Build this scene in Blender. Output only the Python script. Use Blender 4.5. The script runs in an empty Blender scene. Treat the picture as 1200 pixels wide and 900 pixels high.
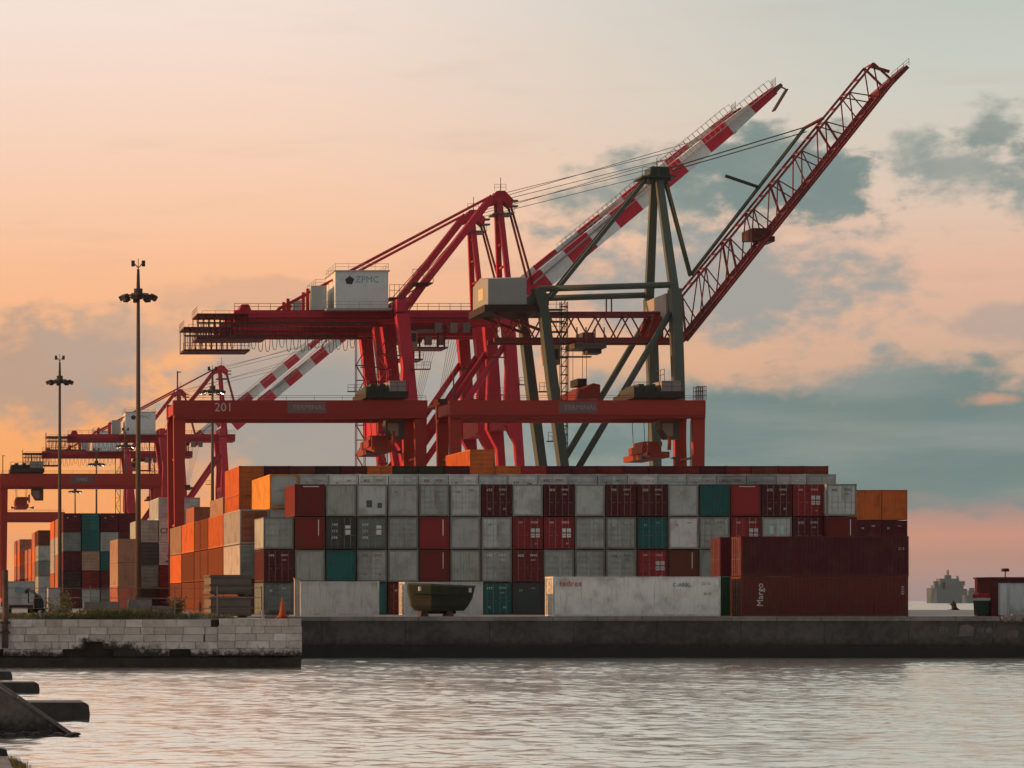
import bpy, math, random
import numpy as np
from mathutils import Vector, Matrix

random.seed(7)
S = bpy.context.scene
C = S.collection

# ------------------------------------------------------------------ camera
F = 3200.0            # focal length in photo pixels (1200 wide)
VX, HY = -100.0, 703.0  # principal point of the cropped frame
EYE = 4.15
GND = 2.95            # quay level above the water
cam = bpy.data.cameras.new('camera')
cam.sensor_width = 36.0
cam.lens = F / 1200 * 36
cam.shift_x = (600 - VX) / 1200
cam.shift_y = (HY - 450) / 1200
cam.clip_start = 0.5
cam.clip_end = 40000
camo = bpy.data.objects.new('camera', cam)
C.objects.link(camo)
camo.location = (0, 0, EYE)
camo.rotation_euler = (math.radians(90), 0, 0)
S.camera = camo

SUN_EL, SUN_AZ = math.radians(6.0), math.radians(-83.0)   # azimuth from +Y towards +X

S.view_settings.view_transform = 'Standard'
S.view_settings.look = 'None'
S.view_settings.exposure = 0.0
S.view_settings.gamma = 1.0
S.cycles.use_denoising = True
S.cycles.max_bounces = 6
S.cycles.volume_bounces = 1
S.cycles.use_adaptive_sampling = True
S.cycles.adaptive_threshold = 0.02


def lin(r, g, b):
    def f(c):
        c /= 255.0
        return c / 12.92 if c <= 0.04045 else ((c + 0.055) / 1.055) ** 2.4
    return (f(r), f(g), f(b), 1.0)


class NT:
    """tiny helper for node graphs"""
    def __init__(self, tree):
        self.t = tree
        self.n = tree.nodes
        self.l = tree.links

    def new(self, typ, **kw):
        n = self.n.new(typ)
        for k, v in kw.items():
            setattr(n, k, v)
        return n

    def put(self, sock, v):
        if isinstance(v, (int, float)):
            sock.default_value = v
        elif isinstance(v, (tuple, list)):
            sock.default_value = v
        else:
            self.l.new(v, sock)

    def m(self, op, a, b=None, c=None, clamp=False):
        n = self.new('ShaderNodeMath', operation=op, use_clamp=clamp)
        self.put(n.inputs[0], a)
        if b is not None:
            self.put(n.inputs[1], b)
        if c is not None:
            self.put(n.inputs[2], c)
        return n.outputs[0]

    def sstep(self, x, a, b):
        n = self.new('ShaderNodeMapRange', interpolation_type='SMOOTHSTEP')
        self.put(n.inputs['Value'], x)
        self.put(n.inputs['From Min'], a)
        self.put(n.inputs['From Max'], b)
        return n.outputs[0]

    def mix(self, f, a, b, typ='MIX'):
        n = self.new('ShaderNodeMix', data_type='RGBA', blend_type=typ)
        self.put(n.inputs[0], f)
        self.put(n.inputs[6], a)
        self.put(n.inputs[7], b)
        return n.outputs[2]

    def ramp(self, x, stops, interp='LINEAR'):
        n = self.new('ShaderNodeValToRGB')
        r = n.color_ramp
        r.interpolation = interp
        while len(r.elements) < len(stops):
            r.elements.new(0.5)
        for e, (p, c) in zip(r.elements, stops):
            e.position = p
            e.color = c
        self.put(n.inputs[0], x)
        return n.outputs[0]

    def noise(self, vec, scale, detail=4, rough=0.5, dims='3D'):
        n = self.new('ShaderNodeTexNoise', noise_dimensions=dims)
        if vec is not None:
            self.l.new(vec, n.inputs['Vector'])
        n.inputs['Scale'].default_value = scale
        n.inputs['Detail'].default_value = detail
        n.inputs['Roughness'].default_value = rough
        return n.outputs[0]


# ------------------------------------------------------------------ sky
def build_world():
    w = bpy.data.worlds.new('World')
    S.world = w
    w.use_nodes = True
    t = NT(w.node_tree)
    t.n.clear()
    out = t.new('ShaderNodeOutputWorld')
    bg = t.new('ShaderNodeBackground')
    t.l.new(bg.outputs[0], out.inputs[0])
    tc = t.new('ShaderNodeTexCoord')
    sep = t.new('ShaderNodeSeparateXYZ')
    t.l.new(tc.outputs['Generated'], sep.inputs[0])
    dx, dy, dz = sep.outputs
    az = t.m('MULTIPLY', t.m('ARCTAN2', dx, dy), 180 / math.pi)
    el = t.m('MULTIPLY', t.m('ARCSINE', dz), 180 / math.pi)
    hor = t.m('MAXIMUM', el, 0.0)

    def E(py):            # photo row -> elevation in degrees (mid frame)
        return math.degrees(math.atan((HY - py) / F)) * 0.985

    def A(px):
        return math.degrees(math.atan((px - VX) / F))

    def P(e):             # elevation -> ramp position, 0..90 deg compressed
        return math.sqrt(max(e, 0) / 90.0)
    pos = t.m('SQRT', t.m('DIVIDE', hor, 90.0))
    sunside = t.ramp(pos, [
        (0.0, lin(240, 152, 100)), (P(E(640)), lin(252, 162, 98)), (P(E(520)), lin(255, 173, 106)),
        (P(E(420)), lin(254, 182, 126)), (P(E(320)), lin(255, 192, 148)), (P(E(240)), lin(255, 205, 170)),
        (P(E(130)), lin(253, 217, 194)), (P(E(10)), lin(251, 229, 216)),
        (P(24), lin(248, 234, 222)), (P(45), lin(226, 220, 210)), (1.0, lin(150, 158, 168))])
    far = t.ramp(pos, [
        (0.0, lin(150, 134, 138)), (P(E(688)), lin(160, 134, 134)), (P(E(655)), lin(184, 138, 124)), (P(E(630)), lin(204, 146, 126)),
        (P(E(604)), lin(170, 142, 136)), (P(E(580)), lin(134, 138, 138)), (P(E(430)), lin(214, 176, 152)),
        (P(E(330)), lin(234, 188, 162)), (P(E(240)), lin(226, 204, 186)),
        (P(E(130)), lin(208, 209, 198)), (P(E(10)), lin(194, 201, 193)),
        (P(24), lin(214, 214, 206)), (P(45), lin(218, 218, 212)), (1.0, lin(150, 158, 168))])
    base = t.mix(t.sstep(az, 5.5, 22.0), sunside, far)
    # warm glow keeps building towards the sun, beyond the frame
    glow = t.m('MULTIPLY', t.sstep(t.m('ABSOLUTE', t.m('SUBTRACT', az, math.degrees(SUN_AZ))), 80.0, 5.0),
               t.sstep(el, 30.0, 0.0))
    base = t.mix(glow, base, lin(255, 196, 120))
    # half of the sky behind the camera is the plain dusk side
    back = t.sstep(t.m('ABSOLUTE', az), 55.0, 125.0)
    base = t.mix(back, base, t.ramp(pos, [
        (0.0, lin(132, 126, 124)), (0.25, lin(150, 142, 138)), (0.5, lin(144, 146, 146)), (1.0, lin(150, 158, 168))]))

    # cloud field in az/el space, stretched sideways
    comb = t.new('ShaderNodeCombineXYZ')
    t.l.new(t.m('MULTIPLY', az, 1.0), comb.inputs[0])
    t.l.new(t.m('MULTIPLY', el, 1.7), comb.inputs[1])
    v = comb.outputs[0]
    n1 = t.m('SUBTRACT', t.noise(v, 0.42, 5, 0.5), 0.5)
    n2 = t.m('SUBTRACT', t.noise(v, 1.2, 7, 0.58), 0.5)
    comb2 = t.new('ShaderNodeCombineXYZ')
    t.l.new(t.m('MULTIPLY', az, 0.22), comb2.inputs[0])
    t.l.new(t.m('MULTIPLY', el, 1.6), comb2.inputs[1])
    comb2.inputs[2].default_value = 4.3
    n3 = t.m('SUBTRACT', t.noise(comb2.outputs[0], 0.9, 5, 0.55), 0.5)

    def blob(x0, y0, rx, ry, k1=2.2, k2=1.0, lo=0.0, hi=0.55):
        a = t.m('DIVIDE', t.m('SUBTRACT', az, A(x0)), rx / F * 57.3)
        b = t.m('DIVIDE', t.m('SUBTRACT', el, E(y0)), ry / F * 57.3)
        d = t.m('SUBTRACT', 1.0, t.m('SQRT', t.m('ADD', t.m('MULTIPLY', a, a), t.m('MULTIPLY', b, b))))
        d = t.m('ADD', d, t.m('ADD', t.m('MULTIPLY', n1, k1), t.m('MULTIPLY', n2, k2)))
        return t.sstep(d, lo, hi)

    def cover(sky, mask, op, colr):
        return t.mix(t.m('MULTIPLY', mask, op), sky, colr)
    sky = base
    # thin streaks everywhere low in the sky
    st = t.m('MULTIPLY', t.sstep(n3, 0.02, 0.28), t.sstep(el, 16.0, 4.0))
    sky = cover(sky, st, 0.35, lin(196, 165, 150))
    # warm grey clouds on the sun side
    warm = lin(186, 158, 140)
    sky = cover(sky, blob(20, 432, 210, 78, 1.6, 1.2, -0.05, 0.55), 0.9, warm)
    sky = cover(sky, blob(330, 440, 200, 72, 1.6, 1.2, -0.05, 0.55), 0.88, lin(180, 166, 156))
    sky = cover(sky, blob(170, 400, 190, 46), 0.6, lin(190, 166, 150))
    sky = cover(sky, blob(300, 345, 140, 22), 0.5, lin(210, 170, 145))
    # pale grey sheet behind the cranes
    sky = cover(sky, blob(430, 505, 340, 110, 1.4, 0.6, 0.0, 0.6), 0.92, lin(160, 160, 156))
    sky = cover(sky, blob(560, 425, 150, 70, 1.8, 0.8), 0.75, lin(170, 167, 162))
    sky = cover(sky, blob(760, 530, 280, 110, 1.2, 0.6, 0.0, 0.6), 0.95, lin(138, 152, 150))
    # teal bank low on the far side
    teal = t.mix(t.sstep(n3, -0.12, 0.2), lin(112, 134, 132), lin(136, 148, 146))
    sky = cover(sky, blob(1060, 518, 420, 92, 0.8, 0.9, 0.0, 0.45), 0.95, teal)
    sky = cover(sky, blob(1440, 515, 400, 98, 0.9, 0.6, 0.02, 0.40), 0.95, teal)
    sky = cover(sky, blob(1172, 480, 55, 13, 1.8, 1.6, 0.1, 0.9), 0.75, lin(216, 160, 132))
    # cumulus behind the booms
    dk, md = lin(124, 141, 138), lin(146, 156, 151)
    sky = cover(sky, blob(790, 238, 140, 62, 1.2, 1.8, -0.1, 0.6), 0.9, lin(140, 152, 148))
    sky = cover(sky, blob(900, 226, 150, 66, 1.1, 2.0, 0.0, 0.6), 0.92, dk)
    sky = cover(sky, blob(965, 240, 88, 50, 0.9, 1.9, 0.0, 0.55), 0.95, dk)
    sky = cover(sky, blob(1062, 208, 42, 52, 1.2, 2.2, -0.05, 0.8), 0.75, md)
    sky = cover(sky, blob(1125, 222, 100, 40, 1.2, 2.2, -0.05, 0.8), 0.85, md)
    sky = cover(sky, blob(1165, 185, 46, 40, 1.2, 2.2, -0.05, 0.8), 0.85, lin(134, 147, 142))
    sky = cover(sky, blob(1240, 215, 80, 44, 1.2, 2.2, -0.05, 0.8), 0.85, lin(134, 147, 142))
    sky = cover(sky, blob(850, 345, 215, 82, 1.4, 1.9, -0.15, 0.65), 0.88, lin(154, 160, 158))
    sky = cover(sky, blob(1190, 395, 70, 30, 2.0, 1.2), 0.6, lin(172, 160, 154))
    sky = cover(sky, blob(1420, 260, 180, 60, 2.0, 1.4), 0.8, lin(152, 160, 156))
    sky = cover(sky, blob(-260, 420, 260, 60), 0.7, warm)

    ns = t.new('ShaderNodeTexSky', sky_type='NISHITA')
    ns.sun_disc = False
    ns.sun_elevation = SUN_EL
    ns.sun_rotation = SUN_AZ
    ns.dust_density = 2.0
    nsc = t.mix(1.0, ns.outputs[0], (0.12, 0.12, 0.12, 1), 'MULTIPLY')
    sky = t.mix(0.06, sky, nsc)
    t.l.new(sky, bg.inputs[0])
    bg.inputs[1].default_value = 1.0


build_world()
sun = bpy.data.lights.new('sun', 'SUN')
sun.energy = 3.8
sun.angle = math.radians(0.6)
sun.color = (1.0, 0.47, 0.17)
suno = bpy.data.objects.new('sun', sun)
C.objects.link(suno)
sd = Vector((math.cos(SUN_EL) * math.sin(SUN_AZ), math.cos(SUN_EL) * math.cos(SUN_AZ), math.sin(SUN_EL)))
suno.rotation_euler = sd.to_track_quat('Z', 'Y').to_euler()
suno.location = sd * 500


# ------------------------------------------------------------------ materials
def mat(name, build):
    m = bpy.data.materials.new(name)
    m.use_nodes = True
    t = NT(m.node_tree)
    b = m.node_tree.nodes['Principled BSDF']
    build(t, b)
    return m


def _paint(t, b, rough=0.55, dirt=0.35, streak=True, scale=1.0, spec=0.10):
    oi = t.new('ShaderNodeObjectInfo')
    tc = t.new('ShaderNodeTexCoord')
    mp = t.new('ShaderNodeMapping')
    t.l.new(tc.outputs['Object'], mp.inputs[0])
    add = t.new('ShaderNodeVectorMath', operation='ADD')
    t.l.new(mp.outputs[0], add.inputs[0])
    rv = t.new('ShaderNodeCombineXYZ')
    for i in range(3):
        t.l.new(t.m('MULTIPLY', oi.outputs['Random'], 37.0 + 11 * i), rv.inputs[i])
    t.l.new(rv.outputs[0], add.inputs[1])
    v = add.outputs[0]
    big = t.noise(v, 0.8 * scale, 4, 0.6)
    st = t.new('ShaderNodeVectorMath', operation='MULTIPLY')
    t.l.new(v, st.inputs[0])
    st.inputs[1].default_value = (5.0 * scale, 5.0 * scale, 0.35 * scale)
    streaks = t.noise(st.outputs[0], 1.0, 4, 0.65)
    sm = t.sstep(streaks, 0.52, 0.78)
    bm = t.sstep(big, 0.42, 0.75)
    k = t.m('MULTIPLY', t.m('MAXIMUM', sm, t.m('MULTIPLY', bm, 0.8)), dirt)
    vary = t.new('ShaderNodeHueSaturation')
    t.l.new(oi.outputs['Color'], vary.inputs['Color'])
    t.l.new(t.m('MULTIPLY_ADD', oi.outputs['Random'], 0.35, 0.82), vary.inputs['Value'])
    vary.inputs['Saturation'].default_value = 0.95
    dirtc = t.mix(0.72, vary.outputs[0], (0.10, 0.062, 0.042, 1))
    col = t.mix(k, vary.outputs[0], dirtc)
    t.l.new(col, b.inputs['Base Color'])
    b.inputs['Specular IOR Level'].default_value = spec
    t.l.new(t.m('MULTIPLY_ADD', big, 0.25, rough - 0.1), b.inputs['Roughness'])


PAINT = mat('container_paint', lambda t, b: _paint(t, b, 0.65, 0.75))
STEEL = mat('crane_paint', lambda t, b: _paint(t, b, 0.55, 0.28, scale=0.8, spec=0.10))
PLAIN = mat('plain_paint', lambda t, b: _paint(t, b, 0.6, 0.2))


def _lamp(t, b):
    b.inputs['Base Color'].default_value = (0.9, 0.9, 0.85, 1)
    b.inputs['Emission Color'].default_value = (1, 0.97, 0.9, 1)
    b.inputs['Emission Strength'].default_value = 6.0


LAMP = mat('lit_lamp', _lamp)


def _concrete(c1, c2, tide=None, scale=1.0, rough=0.9, weed=None):
    def f(t, b):
        g = t.new('ShaderNodeNewGeometry')
        pos = g.outputs['Position']
        n = t.noise(pos, 0.35 * scale, 6, 0.6)
        n2 = t.noise(pos, 2.5 * scale, 5, 0.65)
        f1 = t.m('ADD', t.m('MULTIPLY', n, 0.6), t.m('MULTIPLY', n2, 0.4))
        col = t.mix(t.sstep(f1, 0.36, 0.64), c1, c2)
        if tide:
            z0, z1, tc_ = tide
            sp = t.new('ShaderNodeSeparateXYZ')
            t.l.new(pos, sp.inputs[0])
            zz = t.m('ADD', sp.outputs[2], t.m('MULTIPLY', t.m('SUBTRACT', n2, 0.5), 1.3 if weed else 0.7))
            if weed:      # weed colours in the dark of the eroded hollow
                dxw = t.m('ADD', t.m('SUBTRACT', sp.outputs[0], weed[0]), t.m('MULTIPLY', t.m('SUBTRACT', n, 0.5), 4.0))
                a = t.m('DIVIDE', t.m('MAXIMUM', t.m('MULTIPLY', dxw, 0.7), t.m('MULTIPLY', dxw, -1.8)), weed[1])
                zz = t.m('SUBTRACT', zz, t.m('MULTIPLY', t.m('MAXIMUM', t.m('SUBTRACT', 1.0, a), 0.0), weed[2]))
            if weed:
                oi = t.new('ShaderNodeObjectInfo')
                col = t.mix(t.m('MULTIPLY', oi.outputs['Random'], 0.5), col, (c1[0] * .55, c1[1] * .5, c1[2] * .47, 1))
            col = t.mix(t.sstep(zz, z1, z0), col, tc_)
        t.l.new(col, b.inputs['Base Color'])
        b.inputs['Roughness'].default_value = rough
        bp = t.new('ShaderNodeBump')
        bp.inputs['Strength'].default_value = 0.5
        bp.inputs['Distance'].default_value = 0.05
        t.l.new(n2, bp.inputs['Height'])
        t.l.new(bp.outputs[0], b.inputs['Normal'])
    return f


M_DECK = mat('quay_concrete', _concrete((0.24, 0.22, 0.20, 1), (0.34, 0.31, 0.28, 1)))
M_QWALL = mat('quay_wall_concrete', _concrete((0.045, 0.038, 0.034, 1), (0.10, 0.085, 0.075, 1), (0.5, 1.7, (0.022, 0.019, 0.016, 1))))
M_COPE = mat('coping_concrete', _concrete((0.15, 0.13, 0.12, 1), (0.26, 0.23, 0.21, 1)))
M_STONE = mat('pale_masonry', _concrete((0.46, 0.39, 0.34, 1), (0.74, 0.66, 0.60, 1), (0.75, 1.25, (0.03, 0.022, 0.016, 1)), 1.5, weed=(11.0, 3.0, 0.8)))
M_WEED = mat('weed_covered_stone', _concrete((0.02, 0.014, 0.010, 1), (0.05, 0.036, 0.026, 1), None, 2.0))
M_WETC = mat('wet_dark_concrete', _concrete((0.018, 0.014, 0.012, 1), (0.045, 0.035, 0.03, 1), None, 2.0, 0.6))
M_RAMP = mat('slipway_concrete', _concrete((0.08, 0.06, 0.05, 1), (0.17, 0.14, 0.12, 1), (0.1, 0.7, (0.02, 0.017, 0.014, 1)), 2.0, 0.7))
M_SOIL = mat('soil', _concrete((0.09, 0.055, 0.035, 1), (0.19, 0.13, 0.085, 1), None, 2.0))
M_WOOD = mat('timber', _concrete((0.05, 0.03, 0.022, 1), (0.12, 0.075, 0.05, 1), None, 3.0))


def _grass(t, b):
    oi = t.new('ShaderNodeNewGeometry')
    n = t.noise(oi.outputs['Position'], 1.2, 3, 0.6)
    t.l.new(t.ramp(n, [(0.3, (0.08, 0.06, 0.03, 1)), (0.5, (0.10, 0.105, 0.028, 1)), (0.68, (0.17, 0.12, 0.06, 1))]), b.inputs['Base Color'])
    b.inputs['Roughness'].default_value = 0.8


M_GRASS = mat('dry_grass', _grass)


def _water(t, b):
    b.inputs['Base Color'].default_value = (0.83, 0.80, 0.73, 1)
    b.inputs['Roughness'].default_value = 0.15
    b.inputs['IOR'].default_value = 1.33
    b.inputs['Metallic'].default_value = 0.85
    g = t.new('ShaderNodeNewGeometry')
    mp = t.new('ShaderNodeMapping')
    mp.inputs['Scale'].default_value = (0.55, 1.0, 1.0)
    t.l.new(g.outputs['Position'], mp.inputs[0])
    n = t.noise(mp.outputs[0], 3.2, 4, 0.55)
    n2 = t.noise(mp.outputs[0], 0.5, 3, 0.5)
    h = t.m('ADD', t.m('MULTIPLY', n, 0.13), t.m('MULTIPLY', n2, 0.08))
    bp = t.new('ShaderNodeBump')
    bp.inputs['Strength'].default_value = 0.20
    bp.inputs['Distance'].default_value = 1.0
    t.l.new(h, bp.inputs['Height'])
    t.l.new(bp.outputs[0], b.inputs['Normal'])


M_WATER = mat('sea_water', _water)


# ------------------------------------------------------------------ mesh helpers
class MB:
    def __init__(self):
        self.v, self.f = [], []

    def add(self, verts, faces):
        o = len(self.v)
        self.v += [tuple(p) for p in verts]
        self.f += [tuple(i + o for i in f) for f in faces]
        return self

    def box(self, x0, x1, y0, y1, z0, z1):
        v = [(x, y, z) for z in (z0, z1) for y in (y0, y1) for x in (x0, x1)]
        f = [(0, 2, 3, 1), (4, 5, 7, 6), (0, 1, 5, 4), (2, 6, 7, 3), (0, 4, 6, 2), (1, 3, 7, 5)]
        return self.add(v, f)

    def prism(self, poly, y0, y1):
        """poly: list of (x, z); extruded along y"""
        n = len(poly)
        a = sum(poly[i][0] * poly[(i + 1) % n][1] - poly[(i + 1) % n][0] * poly[i][1] for i in range(n))
        if a < 0:
            poly = poly[::-1]
        v = [(x, y0, z) for x, z in poly] + [(x, y1, z) for x, z in poly]
        f = [tuple(range(n)), tuple(range(2 * n - 1, n - 1, -1))]
        f += [(i, i + n, (i + 1) % n + n, (i + 1) % n) for i in range(n)]
        return self.add(v, f)

    def beam(self, a, b, w, h=None, w2=None, h2=None):
        """box beam a->b; w across (horizontal), h in the upright sense"""
        h = h or w
        w2 = w2 or w
        h2 = h2 or h
        a, b = Vector(a), Vector(b)
        d = (b - a).normalized()
        up = Vector((0, 0, 1)) if abs(d.z) < 0.95 else Vector((1, 0, 0))
        if abs(d.z) >= 0.95:
            s = Vector((0, 1, 0))
        else:
            s = d.cross(up).normalized()
        u = s.cross(d).normalized()
        v = []
        for p, ww, hh in ((a, w, h), (b, w2, h2)):
            for i, j in ((-1, -1), (1, -1), (1, 1), (-1, 1)):
                v.append(p + s * (ww / 2 * i) + u * (hh / 2 * j))
        return self.add(v, [(3, 2, 1, 0), (4, 5, 6, 7), (0, 1, 5, 4), (1, 2, 6, 5), (2, 3, 7, 6), (3, 0, 4, 7)])

    def tube(self, pts, r, n=6, r2=None):
        pts = [Vector(p) for p in pts]
        m = len(pts)
        rings = []
        for i, p in enumerate(pts):
            d = (pts[min(i + 1, m - 1)] - pts[max(i - 1, 0)]).normalized()
            up = Vector((0, 0, 1)) if abs(d.z) < 0.95 else Vector((1, 0, 0))
            s = d.cross(up).normalized()
            u = s.cross(d)
            rr = r if r2 is None else r + (r2 - r) * i / (m - 1)
            rings.append([p + (s * math.cos(2 * math.pi * k / n) + u * math.sin(2 * math.pi * k / n)) * rr for k in range(n)])
        v = [q for ring in rings for q in ring]
        f = [tuple(range(n))[::-1], tuple(range((m - 1) * n, m * n))]
        for i in range(m - 1):
            for k in range(n):
                f.append((i * n + k, i * n + (k + 1) % n, (i + 1) * n + (k + 1) % n, (i + 1) * n + k))
        return self.add(v, f)

    def mesh(self, name, material=None, smooth=False):
        me = bpy.data.meshes.new(name)
        me.from_pydata(self.v, [], self.f)
        if material:
            me.materials.append(material)
        if smooth:
            me.shade_smooth()
        me.update()
        return me


def place(name, me, parent=None, loc=(0, 0, 0), color=None, rot=None):
    o = bpy.data.objects.new(name, me)
    C.objects.link(o)
    o.location = loc
    if rot is not None:
        o.rotation_euler = rot
    if parent:
        o.parent = parent
    if color:
        o.color = (*color[:3], 1)
    return o


def tag(o, label=None, cat=None, group=None, kind=None):
    if label:
        o['label'] = label
    if cat:
        o['category'] = cat
    if group:
        o['group'] = group
    if kind:
        o['kind'] = kind
    return o


def thing(name, label, cat, loc=(0, 0, 0), rz=0.0, group=None):
    o = bpy.data.objects.new(name, None)
    o.empty_display_size = 0.5
    C.objects.link(o)
    o.location = loc
    o.rotation_euler = (0, 0, rz)
    return tag(o, label, cat, group)


def part(name, mb, parent, color, material=None, loc=(0, 0, 0), smooth=False):
    return place(name, mb.mesh(name, material or STEEL, smooth), parent, loc, color)


def copy_tree(o, parent=None):
    c = o.copy()
    C.objects.link(c)
    c.parent = parent
    for ch in list(o.children):
        copy_tree(ch, c)
    return c


def WX(px, Y):
    return (px - VX) * Y / F


def WZ(py, Y):
    return EYE + (HY - py) * Y / F


_text_cache = {}


def text_mesh(s, size, material=PLAIN, vertical=False):
    """lettering standing in the x/z plane, facing -y, origin at its middle"""
    key = (s, size, material.name, vertical)
    if key in _text_cache:
        return _text_cache[key]
    cu = bpy.data.curves.new('lettering', 'FONT')
    cu.body = s
    cu.size = size
    cu.align_x = 'CENTER'
    cu.align_y = 'CENTER'
    cu.resolution_u = 2
    ob = bpy.data.objects.new('lettering', cu)
    C.objects.link(ob)
    dg = bpy.context.evaluated_depsgraph_get()
    me = bpy.data.meshes.new_from_object(ob.evaluated_get(dg))
    bpy.data.objects.remove(ob)
    for v in me.vertices:
        x, y, _ = v.co
        v.co = (-y, 0, x) if vertical else (x, 0, y)
    me.materials.clear()
    me.materials.append(material)
    _text_cache[key] = me
    return me


# ------------------------------------------------------------------ setting: water, quay
def build_water():
    ys = [20.0]
    while ys[-1] < 215:
        ys.append(ys[-1] + 0.12 + 0.0022 * max(0, ys[-1] - 60))
    near_n = len(ys)
    while ys[-1] < 7600:
        ys.append(ys[-1] * 1.12)
    xs_core = list(np.arange(-12, 92, 0.24))
    xs = [-5200, -2500, -1000, -400, -150, -60, -25] + xs_core + [100, 130, 200, 400, 900, 2000, 3600, 5200]
    X, Yg = np.meshgrid(np.array(xs), np.array(ys))
    rng = np.random.default_rng(3)
    Z = np.zeros_like(X)
    for i in range(46):
        wl = 0.5 * (1.9 / 0.5) ** rng.random()
        th = rng.normal(math.radians(-78), 0.42)
        k = 2 * math.pi / wl
        amp = 0.0044 * wl ** 1.0
        ph = rng.random() * 6.28
        arg = k * (X * math.cos(th) + Yg * math.sin(th)) + ph
        Z += amp * (np.sin(arg) + 0.25 * np.cos(2 * arg))
    # long slow groups so that calm and ruffled patches alternate
    grp = 0.95 + 0.25 * np.sin(X * 0.11 + 1.3 * np.sin(Yg * 0.09)) * np.sin(Yg * 0.17 + X * 0.05)
    Z *= grp
    fade = np.clip((215 - Yg) / 30, 0, 1) * np.clip((X + 14) / 4, 0, 1) * np.clip((94 - X) / 4, 0, 1)
    Z *= fade
    ny, nx = X.shape
    verts = np.stack([X, Yg, Z], -1).reshape(-1, 3)
    idx = np.arange(ny * nx).reshape(ny, nx)
    quads = np.stack([idx[:-1, :-1], idx[:-1, 1:], idx[1:, 1:], idx[1:, :-1]], -1).reshape(-1, 4)
    me = bpy.data.meshes.new('water')
    me.vertices.add(len(verts))
    me.vertices.foreach_set('co', verts.ravel())
    me.loops.add(quads.size)
    me.loops.foreach_set('vertex_index', quads.ravel().astype(np.int32))
    me.polygons.add(len(quads))
    me.polygons.foreach_set('loop_start', np.arange(0, quads.size, 4, dtype=np.int32))
    me.polygons.foreach_set('use_smooth', np.ones(len(quads), dtype=bool))
    me.update(calc_edges=True)
    me.validate()
    me.materials.append(M_WATER)
    tag(place('water', me), 'rippled harbour water reflecting the evening sky', kind='structure')


build_water()

YQ = 195.5      # face of the long dark quay
YS = 167.0      # face of the pale masonry quay
XS = WX(353, YS)
XE = 106.0      # edge of the crane berth


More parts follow.
